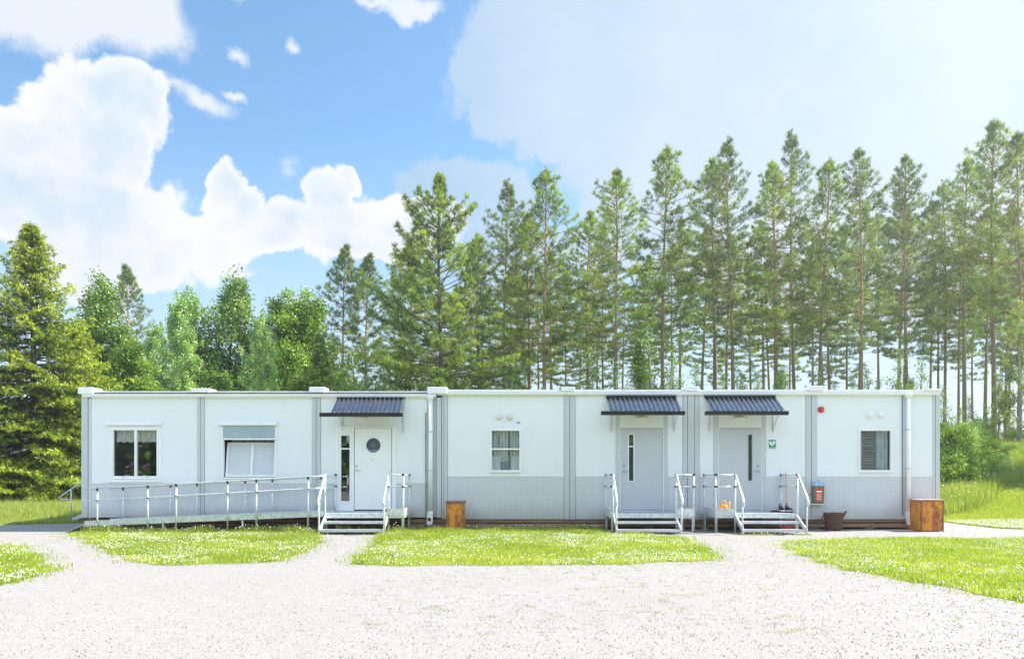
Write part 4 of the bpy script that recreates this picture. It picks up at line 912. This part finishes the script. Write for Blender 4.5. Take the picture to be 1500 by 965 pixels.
def make_spruce(seed, H, R, mat, k=11, low=.04, yel=.0):
    rng = random.Random(seed); nrg = np.random.default_rng(seed); tp = trunk_pts(rng, H, .12); w = MB(); f = Fol()
    w.tube(tp, [.24*(1-.93*i/12)+.012 for i in range(13)], 8); z = H*low
    while z < H-.1:
        t = z/H; prof = (1-t)**.85*(1 if t > .1 else .8)*(1+.15*math.sin(z*2.1+seed)); nb = rng.choice((5, 6, 7)) if t < .9 else 4; a0 = rng.uniform(0, 6.28)
        for b in range(nb):
            a = a0+b*2*PI/nb+rng.uniform(-.35, .35); L = R*prof*rng.uniform(.55, 1.2)+.06; o = at(tp, z); ns = max(3, int(L/.30)); pts = [o]; seg = L/ns; el = math.radians(-6+38*t*t+rng.uniform(-10, 8)); aa = a
            for s in range(ns):
                u = s/ns; e2 = el-.45*math.sin(u*PI)*(1-t)+.35*u*u; aa += rng.uniform(-.10, .10); q = pts[-1]
                pts.append((q[0]+seg*math.cos(aa)*math.cos(e2), q[1]+seg*math.sin(aa)*math.cos(e2), q[2]+seg*math.sin(e2)))
            w.tube(pts, [max(.006, (.01+.012*L)*(1-.85*i/ns)) for i in range(ns+1)], 4, False)
            cl = rng.uniform(-.05, .35)
            for s in range(ns+1):
                u = s/ns
                if u < .18 and L > 1.2: continue
                q = pts[s]; f.add(q, (math.cos(aa), math.sin(aa), .05), cl+.4*u)
                for sd in (-1, 1):
                    bl = .08+.36*L*(1.08-u)*rng.uniform(.5, 1.1); bl = min(bl, 1.0); ba = aa+sd*rng.uniform(.55, 1.05); k_ = max(1, int(bl/.17))
                    for m_ in range(1, k_+1):
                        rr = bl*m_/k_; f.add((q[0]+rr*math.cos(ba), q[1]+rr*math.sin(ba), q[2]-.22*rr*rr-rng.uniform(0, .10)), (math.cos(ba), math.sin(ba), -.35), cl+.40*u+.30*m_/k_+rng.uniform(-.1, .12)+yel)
        z += rng.uniform(.17, .27)*(1 if t < .8 else .8)
    for k2 in range(4): f.add((tp[-1][0], tp[-1][1], H-.12*k2), (0, 0, 1), .5)
    return wood_mesh(w, 'trunk', M['darkbark']), f.make('crown', mat, k, .14, .046, .6, -.05, rng=nrg), H
def make_leafy(seed, H, R, base, mat, bark, n=2600, k=10, leaf=.15, cone=.0, droop=0.0, lobes=22, thin=1.0, stems=1):
    """broad-leaved tree: trunk, limbs to leaf masses, leaf clumps over their outsides"""
    rng = random.Random(seed); nrg = np.random.default_rng(seed); tp = trunk_pts(rng, H*.93, .3); w = MB(); f = Fol()
    r0 = .02+H*.011
    w.tube(tp, [r0*(1-.92*i/12)+.01 for i in range(13)], 8)
    LB = []
    for i in range(lobes):
        u = (i+.5)/lobes; z = base+(H-base)*u*.95
        env = math.sin(PI*min(1, (u*.80+.14)))**.7 if cone == 0 else (1-u)**cone*min(1, .55+2*u)
        a = i*2.399+rng.uniform(-.5, .5); rr = R*env*rng.uniform(.35, .72); s = R*(.30+.16*rng.random())*(.45+.55*env)
        c = at(tp, min(z, H*.92)); LB.append((c[0]+rr*math.cos(a), c[1]+rr*math.sin(a), z, s*rng.uniform(.9, 1.2), s*rng.uniform(.75, 1.15), rng.uniform(.0, .45)))
        st = at(tp, max(.3, z-rr*.9-.4)); w.tube([st, ((st[0]+LB[-1][0])/2, (st[1]+LB[-1][1])/2, (st[2]+z)/2+.15), LB[-1][:3]], [r0*.32, r0*.2, .012], 5, False)
        for q in range(3):
            d = [rng.uniform(-1, 1) for _ in range(3)]; w.tube([LB[-1][:3], tuple(LB[-1][m_]+d[m_]*s*.9 for m_ in range(3))], [.012, .005], 3, False)
    LB.append((tp[-1][0], tp[-1][1], H-.35*R*.5, R*.20, R*.34, .3))
    tot = sum(l[3]**2 for l in LB)
    for (x, y, z, s, sz, tone) in LB:
        m_ = int(n/2.6*s*s/tot); d = unit(nrg.normal(0, 1, (m_, 3))); rad = nrg.uniform(.35, 1.12, m_)**.6*(1+.18*np.sin(d[:, 0]*5+x)*np.sin(d[:, 2]*6+y))
        for i in range(m_):
            if nrg.random() > thin: continue
            p = (x+d[i, 0]*rad[i]*s, y+d[i, 1]*rad[i]*s, z+d[i, 2]*rad[i]*sz)
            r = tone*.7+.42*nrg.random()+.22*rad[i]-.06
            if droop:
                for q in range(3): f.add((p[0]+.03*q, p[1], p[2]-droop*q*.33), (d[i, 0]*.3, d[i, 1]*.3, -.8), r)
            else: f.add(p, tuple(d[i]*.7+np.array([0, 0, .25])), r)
    return wood_mesh(w, 'trunk', M[bark]), f.make('crown', mat, int(k*2.6), leaf, leaf*.62, .7, .05 if not droop else -.3, leaf=True, jit=.17*(leaf/.145) if not droop else .085, rng=nrg), H
PINES = {'a': make_pine(1, 18, .38, 2.4, .97, M['pine'], .80), 'b': make_pine(2, 18, .46, 2.35, .95, M['pine'], .80, .15), 'c': make_pine(3, 19, .32, 2.05, .95, M['pineblue'], 1.05, .12),
         'd': make_pine(4, 18, .40, 2.6, .93, M['pine'], .75, .15), 'e': make_pine(5, 19, .32, 2.5, .88, M['pineblue'], .95), 'big': make_pine(6, 17, .10, 3.6, 1.0, M['pine'], 1.0, .17, 18, 'darkbark'),
         'thin': make_pine(7, 15, .22, 2.1, .9, M['pineblue'], 1.05, .10, 13), 'f': make_pine(8, 18, .54, 2.2, .95, M['pine'], .8, .15), 'g': make_pine(9, 18, .36, 2.6, .92, M['pine'], .85, .15)}
OTH = {'spruce': make_spruce(21, 13, 5.3, M['spruce'], 12), 'spruce2': make_spruce(22, 11, 4.2, M['spruce'], yel=.12), 'dspruce': make_spruce(23, 10, 2.4, M['pine'], 9),
       'dark': make_leafy(31, 12, 3.2, 1.2, M['dleaf'], 'darkbark', 4200, 12, .145, cone=.7), 'green': make_leafy(32, 12, 3.0, 1.0, M['mleaf'], 'darkbark', 3800, 12, .15, cone=.3),
       'birch': make_leafy(33, 12, 2.5, 1.2, M['bleaf'], 'birchbark', 1700, 7, .115, cone=.75, droop=.5, lobes=26), 'darktop': make_leafy(34, 12, 3.0, 1.0, M['dleaf'], 'darkbark', 4200, 12, .145, cone=.5),
       'sapling': make_leafy(35, 8, 1.5, .8, M['mleaf'], 'birchbark', 520, 6, .15, cone=.6, lobes=16, thin=.8), 'ybirch': make_leafy(36, 9, 1.7, 1.5, M['yleaf'], 'birchbark', 520, 6, .13, cone=.5, droop=.5, lobes=16, thin=.7),
       'bush': make_leafy(37, 3.2, 1.9, .25, M['mleaf'], 'darkbark', 1100, 8, .14, lobes=14), 'bush2': make_leafy(38, 3.6, 1.8, .3, M['bleaf'], 'darkbark', 900, 8, .13, lobes=12), 'bush3': make_leafy(39, 3.4, 2.0, .2, M['dleaf'], 'darkbark', 1000, 8, .15, lobes=13)}
rt = random.Random(99)
def plant(kind, name, cat, px, ytop, D, label, group=None, pxb=None, src=None, sxy=None):
    Y = D-DW; X = (px-750)*D/FP; zb = float(hgt(X, Y)); tm, cm, H = (PINES.get(kind) or OTH.get(kind))
    s = (EYE+(700-ytop)*D/FP-zb)/H; t = thing(name, label, cat, (X, Y, zb-.05), group)
    t.rotation_euler = (rt.uniform(-.015, .015), rt.uniform(-.02, .02), rt.uniform(0, 6.28)); q = sxy or 1.0
    q = q*(s if s < 1.1 else 1.0+(s-1)*.6); t.scale = (q, q, s)
    for n_, me_ in (('trunk', tm), ('crown', cm)): link_mesh(n_, me_, t)
    return t
GP = 'front row of tall pines behind the building'
for (k, px, yt, D, lab) in [
    ('thin', 507, 362, 52, 'thin blue green pine, left one of the pair beside the leafy trees'), ('thin', 538, 372, 53, 'thin blue green pine, right one of the pair behind the left canopy'),
    ('d', 601, 350, 49, 'shorter bushy pine leaning against the left side of the big dense pine'), ('big', 646, 256, 43, 'big dense dark pine with low full branches behind the roof joint left of centre'),
    ('g', 706, 345, 52, 'short wide pine just right of the big dense pine'), ('c', 739, 262, 50, 'slender pine with narrow open top, first tall one right of the big dense pine'),
    ('d', 772, 312, 50, 'lower pine tucked close at the left of a taller pine near the picture centre'), ('a', 801, 248, 47, 'tall pine with bushy crown standing alone at the edge of the centre gap'),
    ('b', 862, 310, 54, 'lower pine at the right edge of the centre gap in the tree line'), ('g', 903, 249, 47, 'tall pine with orange trunk straight above the middle door canopy'),
    ('a', 972, 212, 50, 'tall full pine between the middle door canopy and the roof joint right of it'), ('f', 1046, 234, 52, 'bare stemmed pine left of the tallest spire above the right canopy'),
    ('c', 1074, 198, 49, 'tallest spire pine with bare orange trunk above the right door canopy'), ('g', 1136, 238, 49, 'broad dense pine just right of the right door canopy'),
    ('c', 1166, 192, 58, 'tall pine top rising behind two broad pines right of the right canopy'), ('a', 1200, 236, 49, 'broad pine over the red alarm and roof joint'),
    ('e', 1257, 217, 45, 'pine with long clean orange trunk over the rightmost window'), ('e', 1330, 222, 50, 'feathery open pine over the right end of the roof'),
    ('c', 1384, 266, 60, 'slender far pine just beyond the right end of the building'), ('b', 1412, 238, 56, 'dense pine over the green bank, left of the two tallest at the edge'),
    ('g', 1456, 176, 51, 'very tall pine over the bank near the right picture edge'), ('a', 1492, 190, 49, 'very tall dark pine touching the right picture edge')]:
    plant(k, 'pine_tree', 'pine tree', px, yt, D, lab, GP)
GR = 'pines deeper in the stand'; LR = 'slender tall pine deeper in the stand behind the front row of pines'
ks = 'abcffbf'
for i in range(46):
    px = 575+(i+.5)/46*1010+rt.uniform(-9, 9); D = rt.uniform(56, 82)
    top = 362-(px-575)/1000*75+rt.uniform(-15, 80)
    if 822 < px < 848: top = 400
    plant(rt.choice(ks), 'pine_tree', 'pine tree', px, top, D, LR, GR, sxy=rt.uniform(.8, 1.05))
for (k, n_, c_, px, yt, D, lab) in [
    ('spruce', 'spruce_tree', 'spruce', 46, 326, 35, 'large yellow green spruce rising beside the left end of the building'), ('spruce2', 'spruce_tree', 'spruce', -62, 452, 33, 'yellow green spruce cut by the left picture edge'),
    ('spruce2', 'spruce_tree', 'spruce', 118, 470, 39, 'lower yellow green spruce filling in behind the left corner of the roof'),
    ('dark', 'leafy_tree', 'leafy tree', 134, 412, 46, 'pointed fresh green leafy tree right behind the large spruce'), ('thin', 'pine_tree', 'pine tree', 184, 386, 62, 'lone thin far pine poking above the leafy trees at left'),
    ('darktop', 'leafy_tree', 'leafy tree', 178, 478, 46, 'low leafy tree under the lone thin far pine'), ('birch', 'birch_tree', 'birch', 217, 470, 50, 'small pale birch in the dip between two leafy groups at left'),
    ('birch', 'birch_tree', 'birch', 254, 430, 45, 'pale birch, left crown of the twin tops over the first window bay'), ('birch', 'birch_tree', 'birch', 290, 424, 47, 'pale birch, right crown of the twin tops over the first roof joint'),
    ('darktop', 'leafy_tree', 'leafy tree', 334, 402, 46, 'dark green leafy tree with round top over the second window'), ('birch', 'birch_tree', 'birch', 374, 452, 45, 'pale drooping birch right of the dark round topped tree'),
    ('green', 'leafy_tree', 'leafy tree', 413, 430, 46, 'bright green round maple like tree, left half of the bright pair'), ('green', 'leafy_tree', 'leafy tree', 458, 436, 48, 'bright green round tree, right half of the bright pair beside the thin pines'),
    ('birch', 'birch_tree', 'birch', 268, 476, 41, 'broad pale birch in front of the twin tops, low over the first roof joint'), ('birch', 'birch_tree', 'birch', 388, 478, 41, 'lower pale birch in front of the bright green pair, over the second window'),
    ('green', 'leafy_tree', 'leafy tree', 200, 500, 42, 'low bright green tree filling the dip right of the lone thin far pine'),
    ('dspruce', 'spruce_tree', 'spruce', 466, 486, 42, 'small dark spruce low behind the roof left of the door canopy'), ('dspruce', 'spruce_tree', 'spruce', 935, 500, 46, 'small dark spruce low behind the middle door canopy'),
    ('ybirch', 'birch_tree', 'birch', 1493, 440, 40, 'yellow green hanging birch at the right picture edge'), ('ybirch', 'birch_tree', 'birch', 1462, 545, 41, 'small yellow green birch beside a trunk above the bank')]:
    plant(k, n_, c_, px, yt, D, lab)
GB = 'saplings and bushes under the pines'
for i, (px, yt, D) in enumerate([(508, 505, 45), (545, 520, 44), (590, 508, 44), (628, 520, 43), (675, 515, 44), (710, 530, 46), (742, 520, 45), (868, 505, 45), (905, 522, 44), (950, 470, 45), (985, 505, 44), (1020, 528, 44), (1085, 540, 46), (1150, 530, 44), (1205, 535, 45), (1275, 530, 46), (1310, 505, 45), (1345, 520, 44)]):
    plant('sapling', 'sapling', 'sapling', px, yt, D, 'young leafy sapling showing just above the roof under the pines', GB)
rb = random.Random(5)
for (px, yt, D) in ((1384, 664, 30), (1400, 655, 30.5), (1420, 664, 31), (1441, 668, 32), (1464, 662, 33)):
    plant(rb.choice(('bush2', 'bush')), 'bush', 'bush', px, yt, D, 'low leafy bush at the front of the thicket, at the top of the tall grass', 'front bushes of the thicket', sxy=1.2)
for i in range(22):
    px = 1380+i*6+rb.uniform(-5, 5); D = 34+(i*7 % 10)+rb.uniform(-1, 1)
    plant(rb.choice(('bush', 'bush2', 'bush', 'bush3')), 'bush', 'bush', px, 636+max(0, px-1425)*.35-(D-34)*2.2+rb.uniform(-16, 18), D, 'leafy green bush in the thicket between the bank and the pine trunks', 'thicket of bushes on the bank')
for (px, yt, D) in ((1386, 560, 38), (1404, 590, 37), (1424, 575, 40), (1447, 588, 41), (1478, 600, 40)):
    plant('sapling', 'sapling', 'sapling', px, yt, D, 'thin young sapling standing up out of the thicket on the bank', 'saplings in the thicket')
for i in range(17):
    px = 130+i*27+rb.uniform(-9, 9); D = 43+rb.uniform(-2, 3)
    plant(rb.choice(('dark', 'darktop', 'birch')), 'bush', 'bush', px, 552+rb.uniform(-18, 14), D, 'small leafy undergrowth tree peeping over the left half of the roof', 'undergrowth behind the left half of the roof', sxy=1.25)
for i in range(22):
    px = 590+i*35+rb.uniform(-12, 12); D = 45+rb.uniform(-2, 5)
    plant(rb.choice(('sapling', 'birch', 'sapling')), 'bush', 'bush', px, 552+rb.uniform(-14, 16), D, 'low undergrowth peeping over the right half of the roof at the foot of the pines', 'undergrowth behind the right half of the roof')
# shade trees just outside the right edge whose shadow falls over the bank
plant('dark', 'leafy_tree', 'leafy tree', 1690, 300, 33, 'dense leafy tree on the bank beyond the right picture edge')
plant('green', 'leafy_tree', 'leafy tree', 1850, 330, 31, 'round leafy tree on the slope beyond the right picture edge')
# the wood across the yard, behind the viewer, that the windows mirror
f = Fol(); rr_ = np.random.default_rng(77)
for i in range(46):
    X = -75+i*3.4+rr_.uniform(-1, 1); Yc = -62+rr_.uniform(-6, 6); Hh = rr_.uniform(9, 15)
    for q in range(240):
        u = rr_.random(); r = 2.6*(1-u)**.6*rr_.uniform(.5, 1.1); a = rr_.uniform(0, 6.28); f.add((X+r*math.cos(a), Yc+r*math.sin(a), .3+Hh*u), (math.cos(a), math.sin(a), .1), rr_.random()*.8)
tag(link_mesh('woodland', f.make('woodland', M['dleaf'], 8, .9, .5, .7, 0, leaf=True, jit=.5)), 'dark wood across the yard mirrored in the windows', 'woodland', kind='stuff')
# ================================================================== SKY, SUN, CAMERA
SUN_EL = math.radians(47); SUN_AZ = math.radians(76)        # azimuth from +Y (into the picture) towards +X
EXPO = 1.45; WS = .11; SUN = 4.6
w = bpy.data.worlds.new('World'); scene.world = w; w.use_nodes = True; nt = w.node_tree; nt.nodes.clear()
out = nt.nodes.new('ShaderNodeOutputWorld'); bg = nt.nodes.new('ShaderNodeBackground'); bg.inputs[1].default_value = WS; lk(nt, bg.outputs[0], out.inputs[0])
sky = nt.nodes.new('ShaderNodeTexSky'); sky.sky_type = 'NISHITA'; sky.sun_disc = False; sky.sun_elevation = SUN_EL; sky.sun_rotation = SUN_AZ; sky.altitude = 100; sky.air_density = 1.0; sky.dust_density = .6; sky.ozone_density = 1.2
tc = nt.nodes.new('ShaderNodeTexCoord'); sp = nt.nodes.new('ShaderNodeSeparateXYZ'); lk(nt, tc.outputs['Generated'], sp.inputs[0])
az = mth(nt, 'ARCTAN2', sp.outputs[0], sp.outputs[1]); el = mth(nt, 'ARCSINE', sp.outputs[2])
cb = nt.nodes.new('ShaderNodeCombineXYZ'); lk(nt, az, cb.inputs[0]); lk(nt, el, cb.inputs[1]); AE = cb.outputs[0]
def vm(op, a, b):
    n = nt.nodes.new('ShaderNodeVectorMath'); n.operation = op
    for i, v in enumerate((a, b)):
        if hasattr(v, 'links'): lk(nt, v, n.inputs[i])
        elif v is not None: n.inputs[i].default_value = v
    return n.outputs[1] if op == 'LENGTH' else n.outputs[0]
dn = nd(nt, 'ShaderNodeTexNoise', Scale=7, Detail=6, Roughness=.62); lk(nt, AE, dn.inputs['Vector'])
AEd = vm('ADD', AE, vm('MULTIPLY', vm('SUBTRACT', dn.outputs[1], (.5, .5, .5)), (.085, .085, 0)))
vo = nd(nt, 'ShaderNodeTexVoronoi', Scale=26); lk(nt, AEd, vo.inputs['Vector']); vo2 = nd(nt, 'ShaderNodeTexVoronoi', Scale=60); lk(nt, AEd, vo2.inputs['Vector'])
def ang(px, py):
    u = (px-750)/FP; v = (700-py)/FP; return math.atan2(u, 1), math.atan2(v, math.hypot(1, u))
def field(blobs_, V):
    acc = None
    for (px, py, rx, ry, amp) in blobs_:
        a, e = ang(px, py); a2, _ = ang(px+rx, py); _, e2 = ang(px, py-ry); ra, re = abs(a2-a), abs(e2-e)
        d = vm('LENGTH', vm('MULTIPLY', vm('SUBTRACT', V, (a, e, 0)), (1/ra, 1/re, 0)), None)
        v = mth(nt, 'MULTIPLY', mth(nt, 'SUBTRACT', 1.0, d), amp)
        if acc is None: acc = v
        else:
            n = nt.nodes.new('ShaderNodeMath'); n.operation = 'SMOOTH_MAX'; lk(nt, acc, n.inputs[0]); lk(nt, v, n.inputs[1]); n.inputs[2].default_value = .09; acc = n.outputs[0]
    return acc
fb = noise(nt, 11, 8, .62, vec=AE); fb2 = noise(nt, 3.2, 5, .55, vec=AE)
def fbm(k, n=fb): return mth(nt, 'MULTIPLY', mth(nt, 'SUBTRACT', n, .5), k)
def sst(a, b, v):
    n = nt.nodes.new('ShaderNodeMapRange'); n.interpolation_type = 'SMOOTHSTEP'; n.inputs[1].default_value = a; n.inputs[2].default_value = b; lk(nt, v, n.inputs[0]); return n.outputs[0]
BR_ = [(130, 190, 120, 112, 1), (175, 150, 80, 60, 1), (15, 200, 60, 60, .8), (0, 270, 90, 90, .8), (120, 310, 190, 110, 1), (230, 360, 170, 85, .9), (332, 262, 34, 45, 1), (350, 305, 55, 50, 1), (400, 330, 62, 50, .8),
       (480, 290, 50, 58, 1), (515, 262, 26, 30, .8), (500, 335, 120, 58, .8), (590, 335, 100, 60, 1), (130, 400, 120, 55, .6), (-60, 190, 60, 60, .5)]
WI_ = [(95, 5, 225, 100, 1.5), (200, 20, 100, 90, 1.2), (600, 4, 75, 24, 1.1), (560, -4, 40, 16, .9), (300, 146, 62, 20, .7), (338, 132, 26, 14, .8), (262, 140, 30, 16, .6), (346, 72, 22, 18, .6), (437, 60, 14, 14, .6), (345, 0, 26, 16, .7), (420, 240, 26, 40, .35), (375, 400, 40, 18, .4), (20, 330, 80, 60, .5)]
PL_ = [(860, 90, 235, 190, 1), (1150, 160, 480, 330, 1.2), (1300, 330, 500, 200, 1), (640, 262, 60, 50, .6), (690, 300, 120, 80, .8), (1000, 20, 420, 90, 1), (800, 380, 250, 60, .5)]
puff = mth(nt, 'ADD', mth(nt, 'MULTIPLY', mth(nt, 'SUBTRACT', .35, vo.outputs['Distance']), .32), mth(nt, 'MULTIPLY', mth(nt, 'SUBTRACT', .35, vo2.outputs['Distance']), .16))
dB = mth(nt, 'ADD', mth(nt, 'ADD', field(BR_, AEd), fbm(.42)), puff); mB = sst(-.03, .12, dB)
dW = mth(nt, 'ADD', field(WI_, AEd), fbm(1.6)); mW = mth(nt, 'MULTIPLY', sst(.05, .65, dW), .88)
dP = mth(nt, 'ADD', field(PL_, AEd), mth(nt, 'ADD', fbm(.30), mth(nt, 'MULTIPLY', puff, .7))); mP = mth(nt, 'MULTIPLY', sst(-.02, .14, dP), .9)
skyc = mix(nt, 1.0, sky.outputs[0], (.60, .78, .82), 'MULTIPLY')
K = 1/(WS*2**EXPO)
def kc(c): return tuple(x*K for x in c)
lowh = sst(.42, .04, el)
skyc = mix(nt, mth(nt, 'MULTIPLY', lowh, .85), skyc, kc((.74, .88, 1.0)))
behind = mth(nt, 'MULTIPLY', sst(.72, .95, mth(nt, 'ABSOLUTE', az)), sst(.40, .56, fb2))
skyc = mix(nt, mth(nt, 'MULTIPLY', behind, .92), skyc, kc((1.55, 1.85, 2.3)))  # unseen clouds behind the camera, made overbright to lift the shaded facade
gl = sst(1.0, .1, vm('LENGTH', vm('SUBTRACT', AE, ang(1500, 60)+(0,)), None))
pc = mix(nt, mth(nt, 'ADD', mth(nt, 'MULTIPLY', gl, .95), mth(nt, 'ADD', fbm(1.1, fb2), fbm(.35))), kc((.40, .62, .86)), kc((.82, .90, .98)))
pc = mix(nt, sst(.25, .12, el), pc, kc((.88, .94, 1.0)))
c = mix(nt, mP, skyc, pc)
bc = mix(nt, sst(.40, .60, mth(nt, 'ADD', mth(nt, 'MULTIPLY', fb2, .5), mth(nt, 'MULTIPLY', fb, .5))), kc((.66, .81, .95)), kc((1.0, 1.0, 1.01))); bc = mix(nt, mth(nt, 'MULTIPLY', sst(.45, .05, dB), .8), bc, kc((1.02, 1.02, 1.02)))
c = mix(nt, mW, c, kc((.93, .96, 1.0))); c = mix(nt, mB, c, bc)
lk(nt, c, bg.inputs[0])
w.cycles.sampling_method = 'MANUAL'; w.cycles.sample_map_resolution = 512
sl = bpy.data.lights.new('sun', 'SUN'); sl.energy = SUN; sl.angle = math.radians(.5); sl.color = (1, .955, .88)
so = bpy.data.objects.new('sun', sl); COL.objects.link(so)
dv = Vector((math.cos(SUN_EL)*math.sin(SUN_AZ), math.cos(SUN_EL)*math.cos(SUN_AZ), math.sin(SUN_EL))); so.rotation_euler = dv.to_track_quat('Z', 'Y').to_euler(); so.location = (40, 20, 50)
cam = bpy.data.cameras.new('camera'); cam.sensor_width = 36; cam.lens = 36*FP/1500; cam.shift_y = (700-482.5)/1500; cam.clip_end = 4000; cam.clip_start = .1
co = bpy.data.objects.new('camera', cam); co.location = (0, -DW, EYE); co.rotation_euler = (PI/2, 0, 0); COL.objects.link(co); scene.camera = co
vs = scene.view_settings; vs.view_transform = 'Standard'; vs.look = 'None'; vs.exposure = EXPO; vs.gamma = 1; vs.use_curve_mapping = False
scene.render.film_transparent = False
scene.cycles.max_bounces = 6; scene.cycles.diffuse_bounces = 3; scene.cycles.glossy_bounces = 3; scene.cycles.transmission_bounces = 4; scene.cycles.transparent_max_bounces = 16
scene.cycles.use_denoising = True; scene.cycles.sample_clamp_indirect = 6

# ------------------------------------------------------------------ haze volume added in place of the sun's flare
hz, hn, ho = new_mat('haze_air'); pv = hn.nodes.new('ShaderNodeVolumePrincipled'); pv.inputs['Color'].default_value = (.97, .98, 1, 1); pv.inputs['Density'].default_value = .0009; pv.inputs['Anisotropy'].default_value = .65; lk(hn, pv.outputs[0], ho.inputs['Volume'])
tag(MB().box(-905, 905, -305, 1505, -1.3, 34).build('haze', hz), 'thin added haze giving the sun flare glow over the yard and trees', 'haze', kind='stuff')
scene.cycles.volume_bounces = 0
